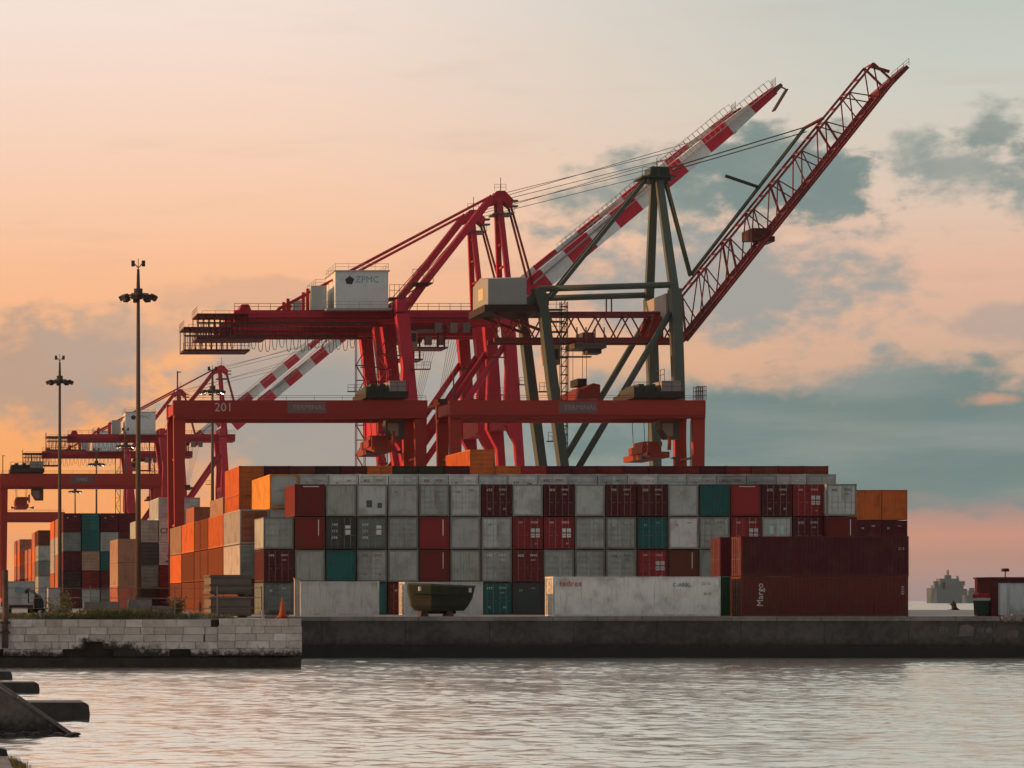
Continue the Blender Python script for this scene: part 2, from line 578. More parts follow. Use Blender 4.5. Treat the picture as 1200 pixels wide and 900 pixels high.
def build_quay():
    # deck outline (counter-clockwise), an L-shaped quay
    P = [(-900, YS + 0.6), (XS - 0.6, YS + 0.6), (XS - 0.6, YQ + 0.5), (420, YQ + 0.5), (420, 332), (XE, 332), (XE, 1500), (-900, 1500)]
    mb = MB()
    n = len(P)
    mb.v = [(x, y, GND) for x, y in P] + [(x, y, -2.0) for x, y in P]
    mb.f = [tuple(range(n))] + [(i, i + n, (i + 1) % n + n, (i + 1) % n) for i in range(n)]
    deck = tag(place('quay', mb.mesh('quay', M_DECK)), 'grey concrete quay deck under the containers', kind='structure')
    # body of the dark quay wall
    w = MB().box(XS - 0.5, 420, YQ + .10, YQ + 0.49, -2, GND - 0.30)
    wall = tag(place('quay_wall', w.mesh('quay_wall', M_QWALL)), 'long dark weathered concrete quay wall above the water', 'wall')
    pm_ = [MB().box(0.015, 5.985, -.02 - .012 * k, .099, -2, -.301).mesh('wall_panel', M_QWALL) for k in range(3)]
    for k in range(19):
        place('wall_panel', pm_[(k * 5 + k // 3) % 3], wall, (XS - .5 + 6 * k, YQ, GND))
    # coping stones
    me = [MB().box(0.02, 3.18, -0.16 - 0.02 * k, 0.55, -0.30, 0.006 * k + 0.01).mesh('coping_stone', M_COPE) for k in range(3)]
    x = XS - 0.4
    k = 0
    while x < 135:
        place('coping_stone', me[k % 3], wall, (x, YQ, GND))
        x += 3.2
        k += random.choice((1, 1, 2))
    # pale patches of broken concrete stuck on the face
    pm = MB().prism([(-0.35, 0), (0.3, 0.03), (0.4, 0.42), (0.1, 0.6), (-0.3, 0.5)], -0.05, 0.05).mesh('concrete_patch', mat('worn_concrete', _concrete((0.07, 0.06, 0.055, 1), (0.16, 0.14, 0.125, 1), None, 3.0)))
    for px, py, s in ((1105, 738, 1.0), (1132, 741, 1.5), (1148, 737, .8), (1158, 738, .8), (1186, 743, 1.1)):
        o = place('concrete_patch', pm, wall, (WX(px, YQ), YQ - 0.03, WZ(py, YQ) - 0.3))
        o.scale = (s, 1, s)
    # small heap of concrete rubble by the hut
    rb = random.Random(4)
    mb = MB()
    for i in range(46):
        cx = WX(rb.uniform(1172, 1235), YQ)
        s = rb.uniform(0.12, 0.38)
        p = [(math.cos(a) * s * rb.uniform(.6, 1.1), math.sin(a) * s * rb.uniform(.5, .9)) for a in np.linspace(0, 6.28, 7)[:-1]]
        z = GND - 0.25 + rb.uniform(0, 0.25)
        y = YQ - 0.15 + rb.uniform(-.25, .2)
        mb.prism([(cx + a, z + b) for a, b in p], y - s * .5, y + s * .5)
    tag(place('rubble', mb.mesh('rubble', M_COPE)), 'broken concrete rubble along the quay edge below the hut', kind='stuff')

    # ---- pale masonry quay, blocks one by one
    back = MB().box(-60, XS - 0.55, YS + 0.22, YS + 0.62, -2, GND - 0.02)
    back.box(-60, XS - 0.02, YS - 0.12, YS + 0.22, -2, 0.62)
    mw = tag(place('masonry_wall', back.mesh('masonry_wall', M_WEED)), 'pale coursed stone quay wall with a dark weedy foot and broken blocks', 'wall')
    rb = random.Random(11)
    variants = []
    for w_ in (0.78, 1.02, 1.3):
        for k in range(3):
            m_ = MB()
            e = 0.018
            h_ = 0.45
            j = [rb.uniform(-.025, .025) for _ in range(8)]
            v = [(e + j[0], 0.0, e), (w_ - e + j[1], 0.0, e + j[2] * .4), (w_ - e + j[3], 0.0, h_ - e), (e + j[4], 0.0, h_ - e + j[5] * .4),
                 (0, 0.05, 0), (w_, 0.05, 0), (w_, 0.05, h_), (0, 0.05, h_), (0, 0.4, 0), (w_, 0.4, 0), (w_, 0.4, h_), (0, 0.4, h_)]
            m_.add(v, [(0, 1, 2, 3), (0, 4, 5, 1), (1, 5, 6, 2), (2, 6, 7, 3), (3, 7, 4, 0), (4, 8, 9, 5), (5, 9, 10, 6), (6, 10, 11, 7), (7, 11, 8, 4), (8, 11, 10, 9)])
            variants.append((w_, m_.mesh('stone_block', M_STONE)))  # noqa
    hole = lambda px, py: (py > 752 + abs(px - 108) * 0.42 and 84 < px < 135)
    for c in range(5):
        z = GND - 0.45 * (c + 1) - 0.01
        x = -9 - rb.random()
        while x < XS - 0.15:
            w_, me_ = rb.choice(variants)
            XG = WX(255, YS)
            if x < XG < x + w_ + .12:
                if XG - x > .5:
                    w_, me_ = variants[0]
                    x = XG - w_
                else:
                    x = XG + .10
                    continue
            if x + w_ > XS:
                w_, me_ = variants[0]
                x = XS - w_
            px = (x + w_ / 2) * F / YS + VX
            py = HY + (EYE - z - 0.22) * F / YS
            if not hole(px, py) and rb.random() > (0.0, .0, .015, .03, .10)[c]:
                place('stone_block', me_, mw, (x, YS - 0.16 + rb.uniform(-.05, .05) - (0.14 if px > 255 else 0), z + (.06 if px > 255 else 0)))
            x += w_ + 0.006
    # soil strip and grass on top
    mb = MB()
    rs = random.Random(5)
    N = 60
    x0, x1 = -20, XS - 3.5
    rows = [0.6, 1.6, 4, 8, 14, 20]
    for j, r in enumerate(rows):
        for i in range(N + 1):
            x = x0 + (x1 - x0) * i / N
            h = (0.06 + 0.5 * max(0, math.sin((j / 5) * math.pi)) * (0.4 + 0.6 * rs.random())) if 0 < j < 5 and 0 < i < N else 0.01
            mb.v.append((x, YS + r, GND + h * 0.55))
    for j in range(len(rows) - 1):
        for i in range(N):
            a = j * (N + 1) + i
            mb.f.append((a, a + 1, a + N + 2, a + N + 1))
    tag(place('soil', mb.mesh('soil', M_SOIL, True)), 'brown bare earth behind the pale masonry wall', kind='structure')
    mb = MB()
    for i in range(9000):
        px = rs.choice((rs.gauss(150, 35), rs.gauss(90, 40), rs.uniform(-20, 300)))
        y = YS + rs.choice((rs.uniform(0.4, 3), rs.uniform(1, 14)))
        x = WX(px, YS)
        if x > XS - 4:
            continue
        h = rs.uniform(0.12, 0.5) * (1.3 if abs(px - 150) < 45 else 0.8)
        a = rs.uniform(0, math.pi)
        dx, dy = math.cos(a) * 0.025, math.sin(a) * 0.025
        lx, ly = rs.gauss(0, .12), rs.gauss(0, .12)
        z = GND + 0.05
        mb.add([(x - dx, y - dy, z), (x + dx, y + dy, z), (x + lx + dx * .4, y + ly, z + h * .8), (x + lx * 1.6, y + ly * 1.6, z + h)], [(0, 1, 2), (0, 2, 3)])
    tag(place('grass', mb.mesh('grass', M_GRASS)), 'rough grass and weeds on top of the masonry wall', kind='stuff')


build_quay()

# ------------------------------------------------------------------ containers
COL = dict(
    grey=(0.42, 0.45, 0.405), lgrey=(0.54, 0.57, 0.535), dgrey=(0.065, 0.08, 0.075), ggrey=(0.20, 0.235, 0.21),
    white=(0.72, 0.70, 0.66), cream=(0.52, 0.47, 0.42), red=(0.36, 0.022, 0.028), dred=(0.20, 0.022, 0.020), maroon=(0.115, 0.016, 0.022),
    brown=(0.17, 0.045, 0.028), teal=(0.022, 0.15, 0.14), green=(0.02, 0.11, 0.05), rust=(0.19, 0.044, 0.009), orange=(0.66, 0.135, 0.010),  # rust: a darker orange paint that also stands in for weaker low sun
    yorange=(0.80, 0.34, 0.035), tan=(0.42, 0.26, 0.17), salmon=(0.5, 0.17, 0.10), dark=(0.05, 0.028, 0.028), olive=(0.05, 0.05, 0.028))
CNAME = dict(
    grey='weathered grey', lgrey='pale grey', dgrey='dark grey-green', ggrey='dull green-grey', white='white', cream='cream', red='bright red',
    dred='dark red', maroon='maroon', brown='rusty brown', teal='teal', green='green', orange='orange', rust='rust orange', yorange='yellow-orange', tan='tan',
    salmon='salmon pink', dark='blackish brown', olive='olive')

W_C = 2.44
_body = {}


def body_mesh(L, H, front_open=True, frame=None):
    """container shell: posts, rails, corrugated sides and roof; front at y=0"""
    key = (L, H, front_open, frame)
    if key in _body:
        return _body[key]
    mb = fb = MB()
    if frame is not None:
        fb = MB()
    w = W_C / 2
    p = 0.13
    for sx in (-1, 1):
        for y in (0, L - p):
            xa, xb = sorted((sx * w, sx * (w - p)))
            fb.box(xa, xb, y, y + p, 0.0, H)
            # corner castings
            xa, xb = sorted((sx * (w + 0.006), sx * (w - 0.17)))
            ya, yb = (-0.006, 0.17) if y == 0 else (L - 0.17, L + 0.006)
            fb.box(xa, xb, ya, yb, -0.0, 0.12)
            fb.box(xa, xb, ya, yb, H - 0.12, H + 0.012)
        xa, xb = sorted((sx * (w - 0.004), sx * (w - 0.07)))
        fb.box(xa, xb, p, L - p, 0.02, 0.16)
        fb.box(xa, xb, p, L - p, H - 0.09, H - 0.005)
        # corrugated side
        n = int((L - 2 * p) / 0.28)
        st = (L - 2 * p) / n
        prof = []
        for i in range(n):
            y = p + i * st
            prof += [(y, 0.015), (y + st * .28, 0.015), (y + st * .42, 0.055), (y + st * .84, 0.055)]
        prof.append((L - p, 0.015))
        v = []
        for y, d in prof:
            v += [(sx * (w - d), y, 0.16), (sx * (w - d), y, H - 0.09)]
        f = []
        for i in range(len(prof) - 1):
            a = 2 * i
            f.append((a, a + 2, a + 3, a + 1) if sx > 0 else (a, a + 1, a + 3, a + 2))
        mb.add(v, f)
    for y in (0.004, L - 0.084):
        fb.box(-w + p, w - p, y, y + 0.08, H - 0.13, H - 0.005)
        fb.box(-w + p, w - p, y, y + 0.08, 0.02, 0.15)
    mb.box(-w + 0.07, w - 0.07, 0.08, L - 0.08, H - 0.05, H - 0.02)     # roof
    mb.box(-w + 0.07, w - 0.07, 0.08, L - 0.08, 0.04, 0.10)            # floor
    # back wall
    mb.box(-w + p, w - p, L - 0.06, L - 0.03, 0.15, H - 0.12)
    if not front_open:
        _corr_end(mb, H)
    _body[key] = fb.mesh('frame', PAINT) if frame else mb.mesh('container_shell', PAINT)
    return _body[key]


def _corr_end(mb, H):
    w = W_C / 2 - 0.13
    n = 9
    st = 2 * w / n
    prof = []
    for i in range(n):
        x = -w + i * st
        prof += [(x, 0.02), (x + st * .3, 0.02), (x + st * .45, 0.06), (x + st * .85, 0.06)]
    prof.append((w, 0.02))
    v = []
    for x, d in prof:
        v += [(x, d, 0.15), (x, d, H - 0.13)]
    mb.add(v, [(2 * i, 2 * i + 2, 2 * i + 3, 2 * i + 1) for i in range(len(prof) - 1)])


_misc = {}


def door_mesh(H, side):
    key = ('door', H, side)
    if key not in _misc:
        mb = MB()
        x0, x1 = (-1.085, -0.006) if side < 0 else (0.006, 1.085)
        z0, z1 = 0.155, H - 0.135
        # pressed panel: frame with five shallow horizontal corrugations
        mb.box(x0, x1, 0.035, 0.075, z0, z1)
        e = 0.06
        hh = (z1 - z0 - 2 * e) / 5
        for i in range(5):
            a = z0 + e + i * hh
            v = [(x0 + e, 0.034, a), (x1 - e, 0.034, a), (x1 - e, 0.012, a + hh * .2), (x0 + e, 0.012, a + hh * .2),
                 (x1 - e, 0.012, a + hh * .6), (x0 + e, 0.012, a + hh * .6), (x1 - e, 0.034, a + hh * .8), (x0 + e, 0.034, a + hh * .8)]
            mb.add(v, [(0, 1, 2, 3), (3, 2, 4, 5), (5, 4, 6, 7)])
        _misc[key] = mb.mesh('door', PAINT)
    return _misc[key]


def bar_mesh(H):
    key = ('bar', H)
    if key not in _misc:
        mb = MB().tube([(0, 0, 0.10), (0, 0, H - 0.08)], 0.024, 6)
        for z in (0.16, 0.7, H * .55, H - 0.2):
            mb.box(-0.05, 0.05, -0.02, 0.045, z - 0.03, z + 0.03)
        mb.box(-0.02, 0.28, -0.045, -0.02, H * .42, H * .42 + 0.045)
        _misc[key] = mb.mesh('locking_bar', PLAIN)
    return _misc[key]


def end_mesh(H):
    key = ('end', H)
    if key not in _misc:
        mb = MB()
        _corr_end(mb, H)
        _misc[key] = mb.mesh('end_wall', PAINT)
    return _misc[key]


def flat_end_mesh(H):
    key = ('flat', H)
    if key not in _misc:
        mb = MB().box(-1.085, 1.085, 0.03, 0.07, 0.155, H - 0.135)
        mb.box(-1.0, 1.0, 0.018, 0.03, 0.25, H - 0.2)
        _misc[key] = mb.mesh('end_wall', PAINT)
    return _misc[key]


def reefer_mesh(H):
    key = ('reefer', H)
    if key not in _misc:
        mb = MB().box(-1.085, 1.085, 0.05, 0.09, 0.155, H - 0.135)
        mb.box(-1.0, 1.0, 0.01, 0.05, H * .52, H - 0.2)
        mb.box(-0.95, 0.1, 0.0, 0.05, 0.3, H * .45)
        mb.box(0.2, 0.98, 0.02, 0.05, 0.25, H * .48)
        for cx, cz in ((-0.5, H * .74), (0.5, H * .74)):
            for k in range(10):
                a, b = 2 * math.pi * k / 10, 2 * math.pi * (k + 1) / 10
                r0, r1 = 0.22, 0.30
                mb.add([(cx + math.cos(q) * r, -0.006, cz + math.sin(q) * r) for q, r in ((a, r0), (a, r1), (b, r1), (b, r0))], [(0, 1, 2, 3)])
        _misc[key] = mb.mesh('cooling_unit', PAINT)
    return _misc[key]


def glyphs(mb, x, z, n, h, rng, y=-0.004, gap=0.25):
    """a short run of worn stencilled characters"""
    for i in range(n):
        w = h * rng.uniform(.45, .7)
        t = h * 0.2
        k = rng.randrange(4)
        bars = [[(0, w, h - t, h), (0, t, 0, h - t), (0, w, 0, t)], [(0, t, 0, h), (w - t, w, 0, h), (t, w - t, h * .4, h * .4 + t)],
                [(0, t, 0, h), (t, w, h - t, h), (t, w, h * .45, h * .45 + t), (w - t, w, h * .45 + t, h - t)], [(w * .4, w * .4 + t, 0, h), (0, w, h - t, h - 0.001)]][k]
        for a, b, c, d in bars:
            mb.add([(x + a, y, z + c), (x + b, y, z + c), (x + b, y, z + d), (x + a, y, z + d)], [(0, 1, 2, 3)])
        x += w + h * gap


def quad(mb, x0, x1, z0, z1, y=-0.004):
    mb.add([(x0, y, z0), (x1, y, z0), (x1, y, z1), (x0, y, z1)], [(0, 1, 2, 3)])


def mark_mesh(kind, H, var=0):
    key = ('mark', kind, H, var)
    if key in _misc:
        return _misc[key]
    r = random.Random(hash((kind, var)) & 255 if False else sum(map(ord, kind)) + 17 * var)
    mb = MB()
    if kind == 'sq4':
        for i in range(2):
            for j in range(2):
                quad(mb, 0.24 + j * .40, 0.56 + j * .40, H * .36 + i * .42, H * .36 + i * .42 + .32)
        glyphs(mb, 0.22, H * .80, 5, .16, r)
        glyphs(mb, -0.75, H * .80, 3, .14, r)
        glyphs(mb, 0.6, H * .15, 2, .12, r)
    elif kind == 'code':
        glyphs(mb, 0.20, H * .80, 5, .15, r)
        glyphs(mb, 0.25, H * .66, 5, .10, r)
        glyphs(mb, -0.80, H * .78, 3, .20, r)
        if var % 2:
            glyphs(mb, -0.7, H * .2, 2, .16, r)
            glyphs(mb, 0.55, H * .2, 2, .16, r)
    elif kind == 'blotch':
        for i in range(3):
            glyphs(mb, -0.75, H * (.72 - .2 * i), 3, .20, r)
        quad(mb, 0.35, 0.75, H * .45, H * .60)
        quad(mb, 0.35, 0.75, H * .64, H * .74)
    elif kind == 'strip':
        quad(mb, -0.55, 0.75, H * .915, H * .94)
    elif kind == 'bar':
        quad(mb, 0.66, 0.73, H * .42, H * .92)
    elif kind == 'mint':
        for cx in (-0.42, 0.38):
            quad(mb, cx - .16, cx + .16, H * .48, H * .72)
            glyphs(mb, cx - .25, H * .3, 3, .12, r)
    elif kind == 'few':
        glyphs(mb, -0.7, H * .72, 2, .16, r)
        glyphs(mb, 0.3, H * .8, 4, .10, r)
    elif kind == 'smudge':
        quad(mb, -0.45, 0.0, H * .28, H * .5)
        quad(mb, 0.45, 0.8, H * .26, H * .42)
    elif kind == 'dot':
        n = 12
        mb.add([(0.15 + .32 * math.cos(6.283 * i / n), -.004, H * .42 + .32 * math.sin(6.283 * i / n)) for i in range(n)], [tuple(range(n))])
        quad(mb, -0.35, 0.75, H * .12, H * .2)
    _misc[key] = mb.mesh('lettering', PLAIN)
    return _misc[key]


ORD = ['zeroth', 'first', 'second', 'third', 'fourth', 'fifth', 'sixth', 'seventh', 'eighth', 'ninth', 'tenth', 'eleventh', 'twelfth', 'thirteenth',
       'fourteenth', 'fifteenth', 'sixteenth', 'seventeenth', 'eighteenth', 'nineteenth', 'twentieth', 'twenty-first', 'twenty-second', 'twenty-third', 'twenty-fourth']
TIER = ['bottom', 'second', 'third', 'fourth', 'fifth', 'sixth']
n_cont = 0


def container(x, y, z, col, L=6.06, H=2.61, front='door', mark=None, label='', group='', rz=0.0, detail=2, markcol=None, endcol=None):
    """x,y,z: middle of the front bottom edge"""
    global n_cont
    n_cont += 1
    c = COL[col]
    loc = (x, y, z)
    if detail == 0:
        o = place('shipping_container', body_mesh(L, H, False), None, loc, c, (0, 0, rz))
        return tag(o, label, 'container', group)
    t = thing('shipping_container', label, 'container', loc, rz, group)
    place('container_shell', body_mesh(L, H, True, False), t, color=c)
    place('frame', body_mesh(L, H, True, True), t, color=tuple(q * .45 + r * .55 for q, r in zip(c, (.075, .042, .036))) if detail > 1 and rz == 0 else c)  # frame colour mixes in rust and the shadow of the gaps
    ec = endcol or c
    if front == 'door':
        for s in (-1, 1):
            d = place('door', door_mesh(H, s), t, color=ec)
            if detail > 1:
                for k in (0.28, 0.78):
                    place('locking_bar', bar_mesh(H), d, (s * k, -0.012, 0), tuple(q * .5 + .16 for q in ec))
    elif front == 'end':
        place('end_wall', end_mesh(H), t, color=ec)
    elif front == 'flat':
        place('end_wall', flat_end_mesh(H), t, color=ec)
    elif front == 'reefer':
        place('cooling_unit', reefer_mesh(H), t, color=ec)
    if mark:
        k, v = (mark, n_cont % 3)
        place('lettering', mark_mesh(k, H, v), t, (0, -0.028, 0), markcol or (0.75, 0.74, 0.70))
    return t


# ---- front row: 20 ft boxes, ends to the water
Y1, PITCH, H1 = 222.0, 2.532, 2.61
T1 = H1 + 0.055
X1 = WX(345.5, Y1)
rowA = {   # column: tiers from bottom to top, (colour, front, mark)
    -1: [('ggrey', 'door', 'few'), ('maroon', 'door', 'code'), ('grey', 'door', 'few')],
    0: [('grey', 'end', None), ('grey', 'end', None), ('dred', 'flat', 'bar'), ('dred', 'flat', 'strip')],
    1: [('teal', 'end', None), ('teal', 'end', None), ('dgrey', 'door', 'blotch'), ('grey', 'end', None)],
    2: [('teal', 'flat', None), ('grey', 'door', None), ('ggrey', 'door', 'blotch'), ('lgrey', 'flat', 'smudge')],
    3: [('dred', 'door', 'few'), ('lgrey', 'end', None), ('grey', 'door', 'few'), ('lgrey', 'flat', 'few')],
    4: [('maroon', 'end', None), ('dred', 'flat', 'bar'), ('red', 'flat', 'bar'), ('grey', 'door', 'few')],
    5: [('grey', 'end', None), ('grey', 'end', None), ('lgrey', 'flat', None), ('lgrey', 'door', 'few')],
    6: [('teal', 'door', 'code'), ('grey', 'door', None), ('lgrey', 'door', 'few'), ('maroon', 'door', 'code')],
    7: [('dgrey', 'flat', 'few'), ('dred', 'door', 'code'), ('red', 'door', 'sq4'), ('lgrey', 'end', None)],
    8: [('grey', 'end', None), ('grey', 'door', None), ('red', 'door', 'sq4'), ('maroon', 'door', 'code')],
    9: [('grey', 'end', None), ('grey', 'door', None), ('grey', 'door', 'few'), ('lgrey', 'flat', None)],
    10: [('ggrey', 'end', None), ('grey', 'door', None), ('grey', 'door', 'few'), ('maroon', 'door', 'code')],
    11: [('maroon', 'end', None), ('red', 'door', 'sq4'), ('teal', 'door', 'few'), ('maroon', 'door', 'code')],
    12: [('maroon', 'end', None), ('brown', 'flat', 'bar'), ('white', 'flat', 'few'), ('lgrey', 'flat', None)],
    13: [('grey', 'end', None), ('grey', 'end', None), ('grey', 'door', None), ('teal', 'end', None)],
    14: [('maroon', 'end', None), ('dred', 'end', None), ('red', 'door', 'sq4'), ('red', 'flat', 'strip')],
    15: [('grey', 'end', None), ('grey', 'end', None), ('lgrey', 'door', 'mint'), ('maroon', 'door', 'code')],
    16: [('maroon', 'end', None), ('maroon', 'end', None), ('maroon', 'door', 'code'), ('red', 'door', 'sq4')],
    17: [('brown', 'end', None), ('brown', 'end', None), ('dred', 'flat', 'bar'), ('lgrey', 'door', None)],
}
FRONT_WORD = {'door': 'door-end', 'end': 'ribbed-end', 'flat': 'plain-end', 'reefer': 'refrigerated'}
MARK_WORD = {'sq4': ' with four white squares', 'mint': ' with mint marks', None: ''}
for c, tiers in rowA.items():
    for k, (col, fr, mk) in enumerate(tiers):
        lb = f"{CNAME[col]} {FRONT_WORD[fr] + ' ' if mk not in ('sq4', 'mint') else ''}container{MARK_WORD.get(mk, '')}, front row, {TIER[k]} tier, {ORD[c + 2]} stack from sunlit end"
        jx, jy = random.uniform(-.012, .012), random.uniform(-.05, .05)
        if c == 17:
            jy -= 0.6
        if mk is None and fr == 'door':
            mk = random.choice(('few', 'code', 'code'))
        mc = {'mint': (0.45, 0.75, 0.65), 'smudge': (0.12, 0.14, 0.13)}.get(mk)
        if mk in ('few', 'code') and col in ('lgrey', 'white', 'grey'):
            mc = random.choice(((0.75, 0.74, 0.7), (0.15, 0.16, 0.16), (0.25, 0.35, 0.4)))
        container(X1 + c * PITCH + W_C / 2 + jx, Y1 + jy, GND + k * T1, col, 6.06, H1, fr, mk, lb, 'containers in the front row of the stack', markcol=mc)

# ---- second row: 40 ft high cubes
Y2, H2 = 229.6, 2.90
T2 = H2 + 0.055
X2 = WX(281, Y2)
cols2 = ['grey', 'lgrey', 'lgrey', 'white', 'white', 'lgrey', 'lgrey', 'white', 'lgrey', 'white', 'white', 'lgrey', 'lgrey', 'white', 'lgrey', 'lgrey', 'grey', 'grey', 'lgrey', 'grey', 'lgrey']
for c in range(0, 20):
    x = X2 + c * 2.51 + W_C / 2
    n = 3 if c == 0 else 4
    for k in range(n):
        top = (k == n - 1)
        col = cols2[c] if top else random.choice(['grey', 'maroon', 'dred', 'teal', 'lgrey', 'brown'])
        fr, mk, ec, dt = ('door', random.choice(['few', 'code', 'blotch', 'few']), None, 1) if top else ('door', None, None, 0)
        if c == 0:
            col = 'cream' if k else 'brown'  # white pair toned down to cream in place of weaker sun
            fr, ec, dt = 'door', [(0.15, .05, .03), (0.3, .34, .30), (0.30, .10, .05)][k], 1
        if c == 1 and top:
            col, fr, ec, mk = 'yorange', 'reefer', COL['lgrey'], None
        if c == 1 and k == 2:
            col, fr, ec, dt = 'lgrey', 'flat', None, 1
        if c == 19 and top:
            mk = None
        lb = f"{CNAME[col]} long container, second row, {TIER[k]} tier, {ORD[c + 1]} stack from sunlit end"
        mc = random.choice(((0.8, 0.79, 0.75), (0.12, 0.12, 0.12), (0.35, .05, .05)))
        container(x, Y2 + random.uniform(-.08, .08), GND + k * T2, col, 12.19, H2, fr, mk, lb, 'containers in the second row of the stack', detail=dt, markcol=mc, endcol=ec)

# ---- third row: five high
Y3 = 267.0
X3 = WX(280, Y3)
cols3 = ['orange', 'maroon', 'brown', 'maroon', 'dark', 'orange', 'olive', 'olive', 'maroon', 'orange', 'orange', 'orange', 'maroon', 'dred', 'maroon', 'maroon', 'dred', 'maroon', 'dred', 'brown', 'red', 'dred', 'dred']
cols3 = ['orange', 'maroon', 'brown', 'dark', 'maroon', 'orange', 'olive', 'olive', 'maroon', 'orange', 'orange', 'red', 'maroon', 'maroon', 'dred', 'maroon', 'maroon', 'dred', 'maroon', 'dred', 'brown', 'dred', 'brown']
for c, col in enumerate(cols3):
    x = X3 + c * 2.51 + W_C / 2
    n, h, tt = 5, 2.84, 2.865
    if c == 9:
        n, h, tt = 6, 2.62, 2.66
    for k in range(n):
        top = k >= n - 1
        cc = col if top or (c == 9 and k > 3) else random.choice(['grey', 'maroon', 'dred', 'brown', 'lgrey'])
        if c == 0 and k == 3:
            cc = 'orange'
        lb = f"{CNAME[cc]} long container, third row, {TIER[k]} tier, {ORD[c + 1]} stack from sunlit end"
        container(x, Y3 + random.uniform(-.08, .08), GND + k * tt, cc, 12.19, h, 'door', None, lb, 'containers in the third row of the stack', detail=1 if top else 0)

# orange pair standing over the maroon boxes at the seaward end
Y4 = 262.0
for c in range(2):
    x = WX(1003, Y4) + c * 2.5 + W_C / 2
    for k, col in enumerate(('brown', 'maroon', 'maroon', 'orange')):
        lb = f"{CNAME[col]} ribbed-end container, seaward block, {TIER[k]} tier, {('stack beside the grey box', 'outermost stack by the sea')[c]}"
        container(x, Y4, GND + k * T2, col, 12.19, H2, 'end' if k > 2 else 'door', 'few' if k == 2 else None, lb, 'containers at the seaward end', detail=1 if k > 1 else 0)

# ---- sunlit side wall of the block: rows receding behind the white boxes
for r, y in enumerate((242.2, 254.8, 267.4, 280.2)):
    x = X2 + W_C / 2
    for k in range(3):
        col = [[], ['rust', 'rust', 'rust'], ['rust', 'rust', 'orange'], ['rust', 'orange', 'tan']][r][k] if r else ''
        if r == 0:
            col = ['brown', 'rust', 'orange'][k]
        lb = f"{CNAME[col]} long container, {TIER[k]} tier of the sunlit side wall, {ORD[r + 1]} behind the white pair"
        container(x, y, GND + k * T2, col, 12.19, H2, 'door', None, lb, 'containers in the sunlit side wall', detail=0)
for r, y in enumerate((281.0, 310.0)):
    for k in range(4):
        col = ['brown', 'rust', 'brown', 'salmon' if r else 'tan'][k]
        lb = f"{CNAME[col]} long container, {TIER[k]} tier, {('next to', 'beyond')[r]} the tall gantry leg, behind the orange wall"
        container(X3 + W_C / 2, y, GND + k * T2, col, 12.19, H2, 'door', None, lb, 'containers behind the sunlit side wall', detail=0)

# ---- boxes set side-on along the quay edge
YF = 198.6
HC = 2.90


def side_on(px0, y, z, col, L, H, label, group=None, endfront='door', **kw):
    """long side to the water: the container's front end points to -x"""
    x0 = WX(px0, y)
    # local +y (length) -> world +x ; rz=-90deg
    return container(x0, y + W_C / 2, z, col, L, H, endfront, None, label, group, rz=-math.pi / 2, **kw)


g = 'containers set lengthwise along the quay edge'
wht = side_on(648, YF, GND, 'white', 12.19, HC, 'long white container lying lengthwise at the quay edge with red lettering', g)
m1 = side_on(868, YF, GND, 'brown', 12.19, HC, 'dark red-brown long container at the quay edge with upright white lettering', g)
m2 = side_on(868.5, YF, GND + HC + .025, 'maroon', 12.19, HC, 'dark maroon long container on top of the one with upright lettering', g)
side_on(844, YF + 2.6, GND, 'green', 12.19, HC, 'green long container wedged behind the red-brown quayside one', g)
side_on(844, YF + 2.6, GND + HC + .025, 'maroon', 12.19, HC, 'maroon long container on top of the green one', g)
side_on(352, 209.8, GND, 'white', 6.06, 2.62, 'short plain white container lying lengthwise beside the pale post', g)
side_on(474, 211.0, GND, 'white', 6.06, 2.59, 'short white container lying lengthwise behind the olive boat hull', g)
m1.children[0].color = (0.13, 0.026, 0.022, 1)
m2.children[0].color = (0.075, 0.014, 0.020, 1)


def side_letter(parent, s, px, py, size, color, vertical=False):
    me = text_mesh(s, size, PLAIN, vertical)
    # world position on the side face, converted to the parent's frame (rz=-90deg)
    wx, wy, wz = WX(px, YF), YF - 0.012, WZ(py, YF)
    o = place('lettering', me, parent, color=color)
    M = Matrix.Translation(parent.location) @ Matrix.Rotation(parent.rotation_euler.z, 4, 'Z')
    o.matrix_local = M.inverted() @ Matrix.Translation((wx, wy, wz))


side_letter(wht, 'tedrex', 669, 684, 0.62, (0.55, 0.03, 0.04))
side_letter(wht, 'C-ARBL', 799, 685.5, 0.40, (0.06, 0.14, 0.16))
side_letter(wht, '22 G1', 828, 684, 0.28, (0.2, 0.2, 0.2))
side_letter(wht, '40 45', 829, 696, 0.26, (0.2, 0.2, 0.2))
side_letter(m1, 'Margo', 891, 697, 0.66, (0.62, 0.58, 0.55), True)
side_letter(m1, '4510', 1058, 692, 0.32, (0.5, 0.46, 0.43), True)
side_letter(m2, '22 8', 1056, 643, 0.26, (0.4, 0.34, 0.33))

# ---- yard stacks in the distance, sun side
gy = 'containers in the yard stacks behind the light masts'


def stack(px, y, cols, where, L=12.19, H=2.62, front='door', marks=None, detail=1):
    for k, col in enumerate(cols):
        lb = f"{CNAME[col]} container, {TIER[k]} tier of {where}"
        container(WX(px, y) + W_C / 2, y, GND + k * (H + .025), col, L, H, front, (marks or {}).get(k), lb, gy, detail=detail, markcol=(0.12, 0.12, 0.14) if col == 'white' else None)


